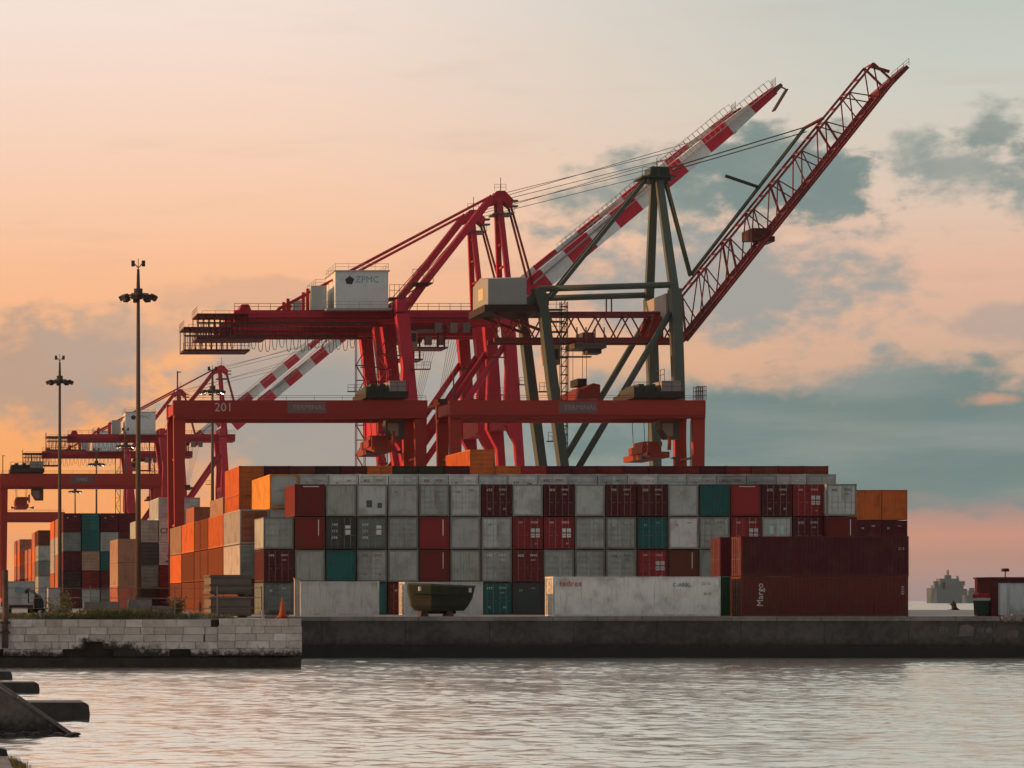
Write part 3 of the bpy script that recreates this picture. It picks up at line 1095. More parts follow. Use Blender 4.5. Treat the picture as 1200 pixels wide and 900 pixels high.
stack(96, 378, ['grey', 'dred', 'tan', 'teal', 'teal'], 'the yard stack topped by two teal boxes')
stack(118, 378, ['ggrey', 'maroon', 'teal', 'grey', 'maroon'], 'the yard stack beside the teal-topped one', marks={4: 'few'})
stack(139.5, 378, ['brown', 'brown', 'dark', 'brown', 'maroon'], 'the brown yard stack behind the tan boxes')
stack(74, 378, ['maroon', 'dark', 'maroon', 'ggrey', 'maroon'], 'the dark yard stack before the shorter mast', marks={4: 'few'})
stack(138, 300, ['salmon', 'tan', 'tan'], 'the low tan stack by the taller mast', front='end')
stack(162, 320, ['dark', 'ggrey', 'dgrey', 'grey'], 'the grey yard stack behind the taller mast')
stack(185.5, 320, ['maroon', 'dred', 'white', 'white', 'lgrey'], 'the yard stack with lettered white boxes', marks={2: 'dot'})
stack(210, 320, ['maroon', 'grey', 'grey', 'lgrey', 'lgrey'], 'the yard stack behind the tall gantry leg')
stack(69.5, 400, ['orange', 'salmon', 'salmon', 'cream', 'salmon'], 'the sunlit salmon row in the yard', detail=0)
stack(63.5, 413.5, ['orange', 'orange', 'cream', 'cream', 'orange'], 'the orange row behind the salmon one', detail=0)
stack(45, 470, ['grey', 'grey', 'ggrey', 'grey', 'brown'], 'the far grey stack near the distant gantry')
for r in range(3):
    stack(45 - 4.3 * (r + 1), 483.5 + 13 * r, [['salmon', 'salmon', 'salmon', 'orange', 'salmon'], ['dred', 'salmon', 'orange', 'salmon'], ['salmon', 'dred', 'salmon', 'salmon']][r],
          f'the {ORD[r + 1]} pink row behind the far grey stack', detail=0)
for r in range(2):
    stack(23 - 4 * r, 540 + 13 * r, ['salmon', 'dred', 'salmon', 'orange', 'salmon'], f'the {ORD[r + 1]} row by the distant gantry leg', detail=0)
cma = [o for o in C.objects if o.get('label', '') == 'white container, fourth tier of the yard stack with lettered white boxes'][0]
place('lettering', text_mesh('CMA', 0.95), cma, (0, -0.03, 1.35), (0.10, 0.10, 0.12))

# ------------------------------------------------------------------ cranes
CR = (0.50, 0.012, 0.036)      # crimson crane paint
CRD = (0.17, 0.018, 0.025)
CW = (0.74, 0.75, 0.72)
DK = (0.05, 0.045, 0.04)
GN = (0.105, 0.125, 0.102)     # grey-green crane
RT = (0.42, 0.034, 0.022)      # yard gantry red
BR = (0.23, 0.040, 0.042)      # dark red lattice boom


def rails(mb, pts, h=1.1, step=1.6, t=0.05):
    """handrail along a polyline"""
    for a, b in zip(pts, pts[1:]):
        a, b = Vector(a), Vector(b)
        n = max(1, int((b - a).length / step))
        for i in range(n + 1):
            p = a.lerp(b, i / n)
            mb.beam(p, p + Vector((0, 0, h)), t)
        for hh in (h, h * .55):
            mb.beam(a + Vector((0, 0, hh)), b + Vector((0, 0, hh)), t)


def sts_red(label):
    """ship-to-shore crane, boom raised; local frame: near frame at y=0, ground at z=0"""
    Y0 = 450.0
    X0 = WX(627, Y0)

    def q(px, py, v=0.0):
        y = Y0 + v
        return Vector(((px - VX) * y / F - X0, v, (HY - py) * y / F + EYE - GND))

    def qq(px, py):
        p = q(px, py)
        return (p.x, p.z)
    t = thing('quay_crane', label, 'crane', group='red quay cranes with striped booms')
    V = 15.5
    MID = V / 2
    zb = 1.5
    # legs
    ws = [(588, 368), (594, 430), (592, 470), (592, 497), (604, 520), (606, 545), (619, 700), (634, 700), (614, 545), (611, 500), (607, 440), (602, 368)]
    ls = [(464, 368), (472, 430), (470, 470), (470, 497), (486, 520), (490, 545), (507, 700), (522, 700), (499, 545), (492, 500), (486, 440), (479, 368)]
    for poly in (ws, ls):
        for v in (-.6, V - 1.9):
            part('leg', MB().prism([qq(*p) for p in poly], v, v + 2.5), t, CR)
    # sills, bogies
    for pa in (626, 514):
        x = q(pa, 700).x
        part('sill_beam', MB().box(x - .7, x + .7, -1.5, V + 1.5, 1.4, 3.0), t, CR)
        for v in (0.6, V - .6):
            b = part('bogie', MB().box(x - .45, x + .45, v - 2.6, v + 2.6, .5, 1.39), t, DK)
            for k in (-1.8, -.6, .6, 1.8):
                part('wheel', MB().tube([(x - .2, v + k, .42), (x + .2, v + k, .42)], .42, 12), b, DK)
    # portal ties along the rail and across
    for pa, pb in ((592, 611), (470, 492)):
        a, b = q(pa, 478).x, q(pb, 500).x
        part('portal_beam', MB().box(a + .2, b - .2, 1.91, V - 1.91, q(0, 500).z, q(0, 470).z), t, CR)
    for v in (0.65, V - .65):
        a, b = q(498, 486), q(592, 486)
        part('cross_beam', MB().beam((a.x - .3, v, q(0, 560).z), (b.x + 1.8, v, q(0, 560).z), .9, 1.2), t, CR)
        a, b = q(494, 548), q(592, 404)
        part('diagonal_brace', MB().tube([(a.x, v, a.z), (b.x, v, b.z)], .52, 8), t, CR, smooth=True)
    for px in (595, 471):
        x = q(px, 380).x
        part('upper_beam', MB().box(x - .8, x + .8, .0, V, q(0, 365).z, q(0, 350).z), t, CR)
    # girder (twin box) from the back platform to the hinge
    zt, zl = q(0, 365, MID).z, q(0, 379, MID).z
    xa, xb = q(272, 0, MID).x, q(612, 0, MID).x
    for s in (-1, 1):
        part('girder', MB().box(xa, xb, MID + s * 2.6 - .55, MID + s * 2.6 + .55, zl - .3, zt - .1), t, CR)
    mb = MB()
    for s in (-1, 1):
        mb.box(xa - 5.5, xb, MID + s * 3.9 - .5, MID + s * 3.9 + .5, zl + .45, zl + .55)
        rails(mb, [(xa - 5.5, MID + s * 4.4, zl + .55), (xb, MID + s * 4.4, zl + .55)], step=2.2)
    part('walkway', mb, t, CRD)
    for px in (283, 330, 420):
        x = q(px, 0, MID).x
        part('cross_tie', MB().box(x - .4, x + .4, MID - 2.05, MID + 2.05, zl, zt - .3), t, CR)
    # back end platform with posts
    mb = MB()
    x0, x1 = q(228, 0, MID).x, q(288, 0, MID).x
    mb.box(x0, x1, MID - 4.2, MID + 4.2, zt - 1.0, zt - .75)
    mb.box(x0, x1 + 3.0, MID - 3.6, MID + 3.6, zl - 2.9, zl - 2.6)
    n = 9
    for i in range(n + 1):
        x = x0 + .1 + (x1 - x0 - .2) * i / n
        for s in (-1, 1):
            mb.beam((x, MID + s * 3.55, zl - 2.6), (x, MID + s * 3.55, zt - .9), .14)
    rails(mb, [(x0, MID - 4.1, zt - .75), (x0, MID + 4.1, zt - .75)], step=2)
    rails(mb, [(x0, MID - 3.6, zl - 2.6), (x1 + 3, MID - 3.6, zl - 2.6)], step=1.5, t=.07)
    part('end_platform', mb, t, CRD)
    mb = MB()
    c = q(284, 0, MID).x
    mb.prism([(c - .9, zt - .2), (c + 1.3, zt - .2), (c + .8, zt + .95), (c - .4, zt + .95)], MID - 2.4, MID + 2.4)
    part('sheave_block', mb, t, CR)
    # festoon loops of cable
    for i in range(24):
        xa_ = q(232 + i * 8.6, 0, MID).x
        w_, d_ = .95, random.uniform(1.9, 2.9)
        pts = [(xa_ + w_ * (k / 8), MID - 4.3, zl - .4 - d_ * (1 - (2 * k / 8 - 1) ** 4)) for k in range(9)]
        part('cable_loop', MB().tube(pts, .055, 5), t, DK)
    part('festoon_rail', MB().box(q(229, 0, MID).x, q(440, 0, MID).x, MID - 4.4, MID - 4.2, zl - .5, zl - .2), t, DK)
    # machinery house
    hx0, hx1 = q(393, 0, MID - 5).x, q(455, 0, MID - 5).x
    z0, z1 = q(0, 362, MID - 5).z, q(0, 318, MID - 5).z
    h = part('machinery_house', MB().box(hx0, hx1, MID - 5, MID + 5, z0, z1), t, (0.80, 0.83, 0.81), PLAIN)
    mb = MB().box(hx0 - .25, hx1 + .25, MID - 5.25, MID + 5.25, z1 + .003, z1 + .18)
    rails(mb, [(hx0, MID - 5.1, z1 + .18), (hx1, MID - 5.1, z1 + .18), (hx1, MID + 5.1, z1 + .18), (hx0, MID + 5.1, z1 + .18), (hx0, MID - 5.1, z1 + .18)], step=2.1)
    part('roof', mb, h, (0.42, 0.45, 0.44))
    mb = MB().box(hx0 - 1.6, hx1 + .4, MID - 6.3, MID + 5.4, z0 - .3, z0 - .003)
    rails(mb, [(hx0 - 1.6, MID - 6.2, z0), (hx1 + .4, MID - 6.2, z0)], step=1.6)
    part('gallery', mb, h, (0.35, 0.33, 0.31))
    mb = MB().box(hx0 - 3.8, hx0 - 1.2, MID - 3.5, MID + 4, z0, z1 - 2.2)
    part('annex', mb, h, (0.42, 0.44, 0.44), PLAIN)
    place('lettering', text_mesh('ZPMC', 1.5), h, ((hx0 + hx1) / 2 + .9, MID - 5.015, z1 - 1.4), (0.10, 0.36, 0.36))
    lg = MB()
    lg.prism([((hx0 + hx1) / 2 - 2.0 + .8 * math.cos(a), z1 - 1.5 + .75 * math.sin(a)) for a in (0.3, 1.57, 2.9, 4.0, 5.2)], MID - 5.02, MID - 5.004)
    part('emblem', lg, h, (0.04, 0.05, 0.06), PLAIN)
    for px in (335, 358):
        x = q(px, 0, MID).x
        for s in (-1, 1):
            part('support_post', MB().box(x - .25, x + .25, MID + s * 2.6 - .25, MID + s * 2.6 + .25, zt - .1, q(0, 352 - (px - 335) * .5, MID).z), t, CR)
    # pylon
    ap = q(584, 233, MID)
    for s in (-1, 1):
        a, b = q(593, 366, MID), ap + Vector((-.1, s * 1.0, 0))
        part('mast_leg', MB().beam((a.x, MID + s * 4.2, a.z), b, .85), t, CR)
        a, b = q(473, 362, MID), ap + Vector((-1.2, s * 1.0, .2))
        part('raking_leg', MB().beam((a.x, MID + s * 1.3, a.z), b, .8, 1.1), t, CR)
        for dv in (0.0,):
            a = q(323, 364, MID)
            part('back_stay', MB().tube([(a.x, MID + s * 2.6, a.z), ap + Vector((-1.5, s * .9, .3))], .22, 6), t, CR)
        k = q(622, 334, MID)
        m_ = q(760, 216, MID)
        part('fore_stay', MB().tube([ap + Vector((1.8, s * .9, -1.0)), (k.x, MID + s * 1.5, k.z)], .20, 6), t, CRD)
        part('boom_link', MB().tube([(k.x, MID + s * 1.5, k.z), (m_.x, MID + s * 1.1, m_.z)], .17, 6), t, (.3, .25, .24))
    for z_, hw in ((.2, 3.6), (.4, 2.9), (.6, 2.3), (.8, 1.6)):
        zz = ap.z * z_ + q(0, 366, MID).z * (1 - z_)
        xx = q(593 - 9 * z_, 0, MID).x
        part('mast_tie', MB().beam((xx, MID - hw, zz), (xx, MID + hw, zz), .32), t, CR)
    # apex head and platform
    mb = MB()
    for s in (-1, 1):
        mb.prism([(ap.x - 2.6, ap.z - 1.6), (ap.x - .6, ap.z + 1.1), (ap.x + .8, ap.z + 1.2), (ap.x + 2.3, ap.z - .4), (ap.x + 1.9, ap.z - 1.6), (ap.x + .6, ap.z - .6)], MID + s * 1.1 - .3, MID + s * 1.1 + .3)
    part('apex_head', mb, t, CR)
    part('sheaves', MB().tube([(ap.x + .1, MID - .75, ap.z + .3), (ap.x + .1, MID + .75, ap.z + .3)], 1.0, 14), t, DK)
    mb = MB().box(ap.x - 1.2, ap.x + 2.2, MID - 2.4, MID + 2.4, ap.z - 2.8, ap.z - 2.6)
    rails(mb, [(ap.x - 1.2, MID - 2.3, ap.z - 2.6), (ap.x + 2.2, MID - 2.3, ap.z - 2.6)], step=1.1)
    mb.box(ap.x + 1.9, ap.x + 3.2, MID - .7, MID + .7, ap.z - .5, ap.z - .25)
    mb.box(ap.x + 1.9, ap.x + 3.2, MID - .7, MID + .7, ap.z - 1.4, ap.z - 1.15)
    part('apex_platform', mb, t, (0.14, 0.13, 0.12))
    mb = MB()
    rails(mb, [(ap.x - .9, MID - 1.3, ap.z + 1.15), (ap.x + 1.0, MID - 1.3, ap.z + 1.15)], step=.7)
    part('apex_rail', mb, t, (0.14, 0.13, 0.12))
    part('lightning_rod', MB().beam((ap.x + .4, MID, ap.z + 1.2), (ap.x + .4, MID, ap.z + 3.6), .09), t, DK)
    # boom in alternating painted sections
    hg, tip = q(612, 347, MID), q(906, 107, MID)
    N = 11
    for i in range(N):
        a, b = hg.lerp(tip, i / N), hg.lerp(tip, (i + 1) / N)

        def dep(u):
            return 3.5 - u * 1.0 if u < .8 else 2.7 - (u - .8) / .2 * 1.3
        part('boom_section', MB().beam(a, b, 2.0, dep(i / N), 2.0, dep((i + 1) / N)), t, (.58, .014, .045) if i % 2 == 0 else CW)
    d = (tip - hg).normalized()
    nrm = Vector((-d.z, 0, d.x))
    mb = MB()
    for s in (-1, 1):
        for i in range(38):
            u = .30 + .70 * i / 37
            p = hg.lerp(tip, u) + Vector((0, s * 1.5, 0)) + nrm * .5
            mb.beam(p, p + nrm * 1.5, .07)
        p0, p1 = hg.lerp(tip, .30) + Vector((0, s * 1.5, 0)), tip + Vector((0, s * 1.5, 0))
        mb.beam(p0 + nrm * 2.0, p1 + nrm * 2.0, .05)
        mb.beam(p0 + nrm * .5, p1 + nrm * .5, .5, .1)
    part('boom_walkway', mb, t, (0.40, 0.36, 0.34))
    mb = MB()
    mb.beam(tip, tip + d * 1.6, 2.2, 1.0, 1.6, .6)
    e = tip + d * 1.4
    mb.beam(e - nrm * 1.2 + d * .5, e - nrm * 2.6 - d * 3.4, 1.6, .25)
    mb.beam(e - nrm * 1.2 + d * .5, e, .2, .2)
    for i in range(4):
        p = tip + d * (.3 * i) + nrm * .5
        mb.beam(p, p + Vector((0, 0, 1.4)), .07)
    part('boom_tip', mb, t, (0.16, 0.05, 0.05))
    for k, (w_, u) in enumerate(((-.5, .70), (0, .74), (.5, .66))):
        part('hoist_rope', MB().tube([ap + Vector((.9, w_, .9 - k * .5)), hg.lerp(tip, u) + nrm * 1.3 + Vector((0, w_, 0))], .05, 4), t, (0.12, 0.10, 0.09))
    for k in range(2):
        part('hoist_rope', MB().tube([(q(470, 352, MID).x, MID + k, zt + 2.0), ap + Vector((-1, k - .5, .3))], .035, 4), t, (0.12, 0.10, 0.09))
    # trolley, cab and stairs under the girder
    tx = q(500, 0, MID).x
    mb = MB().box(tx - 3.0, tx + 2.8, MID - 3.1, MID + 3.1, zl - 1.3, zl - .6)
    for sx in (-2.6, 2.4):
        for s in (-1, 1):
            mb.box(tx + sx - .15, tx + sx + .15, MID + s * 2.9 - .1, MID + s * 2.9 + .1, zl - 4.2, zl - 1.3)
    mb.box(tx - 3.2, tx + 3.0, MID - 3.2, MID + 3.2, zl - 4.4, zl - 4.2)
    rails(mb, [(tx - 3.2, MID - 3.1, zl - 4.2), (tx + 3.0, MID - 3.1, zl - 4.2)], step=1.4)
    part('trolley', mb, t, CRD)
    cb = part('operator_cab', MB().prism([(tx - 4.6, zl - 3.8), (tx - 3.4, zl - 4.6), (tx - 2.2, zl - 4.6), (tx - 2.2, zl - 1.6), (tx - 4.6, zl - 1.6)], MID - 3.6, MID - 1.4), t, (.32, .20, .12), PLAIN)
    part('window', MB().box(tx - 4.3, tx - 2.4, MID - 3.62, MID - 3.605, zl - 3.4, zl - 2.0), cb, (.04, .05, .05), PLAIN)
    mb = MB()
    rails(mb, [(xa, MID - 3.2, zt - .1), (hx0 - 4.5, MID - 3.2, zt - .1)], step=1.8, t=.07)
    rails(mb, [(hx1 + 1.5, MID - 3.2, zt - .1), (xb, MID - 3.2, zt - .1)], step=1.8, t=.07)
    part('girder_rail', mb, t, CRD)
    for px, py, w_, v_ in ((447, 418, 3.0, 0), (478, 434, 3.4, 0), (571, 420, 2.6, 0), (606, 452, 2.4, 0), (447, 440, 2.4, V - 1.2), (570, 462, 2.2, V - 1.2)):
        p = q(px, py)
        mb = MB().box(p.x, p.x + w_, v_ - 1.9, v_ - .62, p.z, p.z + .12)
        rails(mb, [(p.x, v_ - 1.85, p.z + .12), (p.x + w_, v_ - 1.85, p.z + .12)], step=.9, t=.06)
        part('service_platform', mb, t, (.12, .05, .05))
    for px in (508, 526, 541):
        x = q(px, 0, MID).x
        part('electrical_cabinet', MB().box(x - .6, x + .6, MID - 4.3, MID - 3.3, zl - 1.9, zl - .3), t, (.22, .16, .14))
    for k in range(5):
        x = q(528 + 4 * k, 0, MID).x
        part('hoist_rope', MB().tube([(x, MID - 1 + .5 * k, zl - .4), (q(512 + 2 * k, 0, MID).x, MID - 1 + .5 * k, q(0, 470, MID).z)], .03, 4), t, (.1, .09, .09))
    hb = q(516, 474, MID)
    part('spreader', MB().box(hb.x - 1.2, hb.x + 1.2, MID - 5.5, MID + 5.5, hb.z - .5, hb.z).box(hb.x - .8, hb.x + .8, MID - 2, MID + 2, hb.z + .001, hb.z + .8), t, (.12, .03, .03))
    for a_, b_ in (((476, 366), (500, 332)), ((476, 345), (500, 332))):
        pa, pb = q(*a_, MID), q(*b_, MID)
        part('platform_bracket', MB().beam((pa.x, MID - 2, pa.z), (pb.x, MID - 2, pb.z), .18), t, CRD)
    pb = q(496, 334, MID)
    mb = MB().box(pb.x - 2.2, pb.x + 1.2, MID - 2.6, MID + 2.6, pb.z, pb.z + .15)
    rails(mb, [(pb.x - 2.2, MID - 2.5, pb.z + .15), (pb.x + 1.2, MID - 2.5, pb.z + .15)], step=.8, h=2.2, t=.07)
    part('service_platform', mb, t, (.12, .05, .05))
    # stair tower on the landside leg
    mb = MB()
    sx0 = q(446, 430).x
    for s in (0, 1.5):
        for u in (0, 1.5):
            mb.beam((sx0 + s, 2 + u, 3.0), (sx0 + s, 2 + u, zl - .5), .12)
    k = 0
    zz = 3.0
    while zz < zl - 3:
        mb.beam((sx0 + (0 if k % 2 else 1.5), 2.7, zz), (sx0 + (1.5 if k % 2 else 0), 2.7, zz + 2.6), .7, .12)
        mb.box(sx0, sx0 + 1.5, 2, 3.5, zz - .04, zz + .04)
        zz += 2.6
        k += 1
    part('stair_tower', mb, t, CRD)
    return t


craneB = sts_red('tall red quay crane with white machinery house, beside the grey-green crane')
XB = WX(627, 450)
craneB.location = (XB, 450, GND)
for (Y, px_ap, lb) in ((472.3, None, 'second tall red quay crane, directly behind the one beside the grey-green crane'),
                       (790.0, 258, 'distant red quay crane with lowest striped boom, seen beneath the yard gantry beam'),
                       (880.0, 210, 'farthest red quay crane, mostly behind the yard gantry leg')):
    c = copy_tree(craneB)
    x = XB
    if px_ap:     # place so that its apex stands where the photograph has it
        ap_local = (584 - VX) * (450 + 7.75) / F - XB
        x = WX(px_ap, Y + 7.75) - ap_local
    c.location = (x, Y, GND)
    c['label'] = lb


# ---- grey-green crane with lattice boom
def sts_green():
    Y0 = 351.0
    X0 = WX(800, Y0)

    def q(px, py, v=0.0):
        y = Y0 + v
        return Vector(((px - VX) * y / F - X0, v, (HY - py) * y / F + EYE - GND))

    def qq(px, py):
        p = q(px, py)
        return (p.x, p.z)
    t = thing('quay_crane', 'grey-green quay crane with a raised dark red lattice boom', 'crane', (X0, Y0, GND))
    V = 13.0
    MID = V / 2
    for v in (0, V - 1.2):
        part('leg', MB().prism([qq(*p) for p in ((786, 338), (798, 338), (801, 430), (804, 545), (810, 702), (799, 702), (794, 545), (790, 430), (788, 380))], v - .4, v + 1.6), t, GN)
        part('leg', MB().prism([qq(*p) for p in ((625, 338), (639, 340), (644, 372), (654, 450), (666, 545), (686, 702), (675, 702), (656, 545), (643, 450), (634, 372))], v - .4, v + 1.6), t, GN)
        part('diagonal_brace', MB().tube([(q(787, 0).x, v + .6, q(0, 366).z), (q(672, 0).x, v + .6, q(0, 560).z)], .42, 8), t, GN, smooth=True)
        part('top_tie', MB().tube([(q(632, 0).x, v + .6, q(0, 338).z), (q(794, 0).x, v + .6, q(0, 333).z)], .40, 8), t, GN, smooth=True)
        part('cross_beam', MB().beam((q(672, 0).x, v + .6, q(0, 566).z), (q(803, 0).x, v + .6, q(0, 566).z), .8, 1.2), t, GN)
    for pa in (805, 681):
        x = q(pa, 702).x
        part('sill_beam', MB().box(x - .6, x + .6, -1.2, V + 1.2, 1.3, 2.8), t, GN)
        for v in (0.6, V - .6):
            b = part('bogie', MB().box(x - .4, x + .4, v - 2.2, v + 2.2, .5, 1.29), t, DK)
            for k in (-1.5, -.5, .5, 1.5):
                part('wheel', MB().tube([(x - .2, v + k, .42), (x + .2, v + k, .42)], .42, 12), b, DK)
    # rail-wise beams at the top
    x = q(790, 0).x
    part('portal_beam', MB().box(x - .6, x + .6, 1.61, V - 1.61, q(0, 368).z, q(0, 342).z), t, (0.40, 0.36, 0.32))  # sunlit face put into the colour, paler than the crane green
    x = q(634, 0).x
    part('portal_beam', MB().box(x - .5, x + 1.4, 1.61, V - 1.61, q(0, 356).z, q(0, 342).z), t, GN)
    # lattice girder (red), two planes
    zc1, zc0 = q(0, 369, MID).z, q(0, 400, MID).z
    xa, xb = q(575, 0, MID).x, q(797, 0, MID).x
    for s in (-1, 1):
        y = MID + s * 2.0
        part('upper_chord', MB().beam((xa, y, zc1), (xb, y, zc1), .38, .42), t, BR)
        part('lower_chord', MB().beam((xa, y, zc0), (xb, y, zc0), .55, .6), t, BR)
        n = 7
        for i in range(n):
            p0 = xa + (xb - xa) * i / n
            p1 = xa + (xb - xa) * (i + .5) / n
            p2 = xa + (xb - xa) * (i + 1) / n
            part('lattice_brace', MB().beam((p0, y, zc1 - .1), (p1, y, zc0 + .1), .17), t, BR)
            part('lattice_brace', MB().beam((p1, y, zc0 + .1), (p2, y, zc1 - .1), .17), t, BR)
            if s < 0:
                part('cross_strut', MB().beam((p0, MID - 2, zc1), (p0, MID + 2, zc1), .2), t, BR)
    part('end_plate', MB().prism([(q(768, 0).x, zc0), (q(788, 0).x, zc0), (q(786, 0).x, zc1 - .4), (q(776, 0).x, zc1 - .2)], MID - 2.5, MID - 2.1), t, (0.30, 0.03, 0.02))
    part('end_plate', MB().prism([(q(768, 0).x, zc0), (q(788, 0).x, zc0), (q(786, 0).x, zc1 - .4), (q(776, 0).x, zc1 - .2)], MID + 2.1, MID + 2.5), t, (0.30, 0.03, 0.02))
    # hangers that carry the girder
    for px in (706, 712):
        x = q(px, 0, MID).x
        part('hanger', MB().beam((x, MID - 2, zc1), (x, MID - 2, q(0, 351, MID).z), .16), t, BR)
    # machinery house
    hx0, hx1 = q(572, 0).x, q(617, 0).x
    z0, z1 = q(0, 357).z, q(0, 326).z
    mb = MB()
    n0 = len(mb.v)
    mb.add([(hx0, 0, z0), (hx1, 0, z0), (hx1, 0, z1 + .1), (hx0, 0, z1 - .1), (hx0, 9.5, z0), (hx1, 9.5, z0), (hx1, 9.5, z1 + .1), (hx0, 9.5, z1 - .1), (hx0, 4.75, z1 + .55), (hx1, 4.75, z1 + .7)],
           [(0, 1, 2, 3), (5, 4, 7, 6), (1, 5, 6, 9, 2), (4, 0, 3, 8, 7), (3, 2, 9, 8), (8, 9, 6, 7), (0, 4, 5, 1)])
    h = part('machinery_house', mb, t, (0.30, 0.305, 0.285), PLAIN)
    w = part('window', MB().box(hx0 - .04, hx0 - .004, 3.0, 6.0, z0 + 1.0, z0 + 2.5), h, (0.6, 0.5, 0.3), PLAIN)
    mb = MB().box(hx0 - .5, hx1 + 2.2, -.3, 9.8, z0 - .9, z0 - .003)
    part('house_floor', mb, h, (0.05, 0.025, 0.02))
    for y in (1.5, 8):
        part('bracket', MB().beam((hx0 + 1, y, z0 - .9), (q(636, 0).x, y, zc0 + 1.0), .35), t, BR)
        part('house_bearer', MB().beam((hx1 + 2.0, y, z0 - .5), (q(636, 0).x, y, z0 - .5), .5), t, GN)
    # pylon
    ap = q(769, 205, MID)
    for s in (-1, 1):
        a = q(791, 338)
        part('mast_leg', MB().beam((a.x, MID + s * (MID - .6), a.z), ap + Vector((0, s * .9, 0)), 1.0, 1.1, .8, .9), t, GN)
        a = q(641, 352, MID)
        part('raking_leg', MB().beam((a.x, MID + s * 1.4, a.z), ap + Vector((-.8, s * .7, .2)), .42, .5), t, GN)
    mb = MB().prism([(ap.x - 1.5, ap.z - 1.0), (ap.x + 1.5, ap.z - 1.0), (ap.x + 1.2, ap.z + .8), (ap.x - 1.0, ap.z + .9)], MID - 1.6, MID + 1.6)
    part('apex_head', mb, t, (0.05, 0.07, 0.055))
    mb = MB().box(ap.x - 2.4, ap.x + 2.0, MID - 2.2, MID + 2.2, ap.z - .6, ap.z - .4)
    rails(mb, [(ap.x - 2.4, MID - 2.1, ap.z - .4), (ap.x + 2.0, MID - 2.1, ap.z - .4)], step=.9)
    mb.beam((ap.x + .1, MID, ap.z + .8), (ap.x + .1, MID, ap.z + 2.2), .08)
    part('apex_platform', mb, t, (0.06, 0.07, 0.06))
    # stays
    for s in (-1, 1):
        k = q(809, 323, MID)
        e = q(943, 150, MID)
        e2 = q(962, 140, MID)
        part('fore_stay', MB().tube([ap + Vector((1.0, s * .5, 0)), (k.x, MID + s * .5, k.z)], .15, 6), t, (.05, .07, .06))
        part('boom_link', MB().tube([(k.x, MID + s * .5, k.z), (e.x, MID + s * .5, e.z)], .17, 6), t, (.05, .065, .06))
        part('boom_link', MB().tube([(e.x, MID + s * .5, e.z), (e2.x, MID + s * 1.0, e2.z)], .24, 6), t, BR)
        part('hoist_rope', MB().tube([ap + Vector((.8, s * .5, .6)), (e.x, MID + s * .5, e.z + .1)], .045, 4), t, (.1, .08, .08))
        part('hoist_rope', MB().tube([ap + Vector((.8, s * .3, .2)), (e.x + .2, MID + s * .3, e.z - .5)], .045, 4), t, (.1, .08, .08))
    a, b = q(891, 220, MID), q(850, 206, MID)
    part('strut', MB().tube([a, b], .22, 6), t, (.05, .06, .06))
    # boom: two lower chords, upper chords, lattice
    L0, L1 = q(799, 400, MID), q(1040, 98, MID)
    U0, U1 = q(795, 349, MID), q(1018, 77, MID)
    for s in (-1, 1):
        o = Vector((0, s * 1.9, 0))
        part('lower_chord', MB().beam(L0 + o, L1 + o, .45, .62), t, BR)
        part('upper_chord', MB().beam(U0 + o * .9, U1 + o * .9, .26, .28), t, BR)
        n = 16
        for i in range(n + 1):
            u = i / n
            lo, hi = L0.lerp(L1, u) + o, U0.lerp(U1, u) + o * .9
            if i % 2 == 0 or i == n:
                part('lattice_post', MB().beam(lo, hi, .2 if i % 4 == 0 else .13, .26 if i % 4 == 0 else .13), t, BR)
            if i < n:
                l2, h2 = L0.lerp(L1, (i + 1) / n) + o, U0.lerp(U1, (i + 1) / n) + o * .9
                part('lattice_brace', MB().beam(hi, l2, .14) if i % 2 == 0 else MB().beam(lo, h2, .14), t, BR)
    for i in range(17):
        u = i / 16
        hi = U0.lerp(U1, u)
        lo = L0.lerp(L1, u)
        part('cross_strut', MB().beam(hi - Vector((0, 1.7, 0)), hi + Vector((0, 1.7, 0)), .13), t, BR)
        if i % 2 == 0:
            part('cross_strut', MB().beam(lo - Vector((0, 1.9, 0)), lo + Vector((0, 1.9, 0)), .18), t, BR)
    tp = q(1060, 80, MID)
    mb = MB().beam(q(1026, 112, MID), tp, 3.6, .9, 2.6, .5)
    rails(mb, [q(1040, 98, MID) + Vector((0, -1.6, .2)), tp + Vector((0, -1.6, .1))], step=.8, h=.9)
    mb.beam(U1, q(1042, 84, MID), .35)
    part('boom_tip', mb, t, BR)
    mb = MB()
    p = q(886, 277, MID)
    mb.box(p.x - 1.2, p.x + 1.2, MID - 2.2, MID + 2.2, p.z - .5, p.z + .8)
    mb.box(p.x + .6, p.x + 1.9, MID - 1.8, MID + 1.8, p.z - .9, p.z - .2)
    part('boom_machinery', mb, t, (0.10, 0.025, 0.02))
    d = (L1 - L0).normalized()
    mb = MB()
    for i in range(40):
        p = L0.lerp(L1, (i + .5) / 40) + Vector((0, -2.7, 0))
        mb.beam(p, p + Vector((-d.z, 0, d.x)) * 1.0, .05)
    mb.beam(L0 + Vector((-.6, -2.7, .3)), L1 + Vector((-.6, -2.7, .3)), .05)
    mb.beam(L0 + Vector((0, -2.4, 0)), L1 + Vector((0, -2.4, 0)), .6, .08)
    part('boom_walkway', mb, t, BR)
    # trolley with ropes, headblock, cab
    tx0, tx1 = q(668, 0, MID).x, q(705, 0, MID).x
    mb = MB().box(tx0, tx1, MID - 2.6, MID + 2.6, zc0 - 1.1, zc0 - .4)
    mb.box(tx0 + 1.2, tx1 - 1.4, MID - 1.8, MID + 1.8, zc0 - .39, zc0 + 1.0)
    for i in range(4):
        x = tx0 + .3 + (tx1 - tx0 - .6) * i / 3
        mb.beam((x, MID - 2.5, zc0 - .4), (x, MID - 2.5, zc0 + 1.6), .14)
    mb.box(tx0 + 2.0, tx1 - .3, MID - 1.2, MID + 1.2, zc0 - 1.7, zc0 - 1.1)
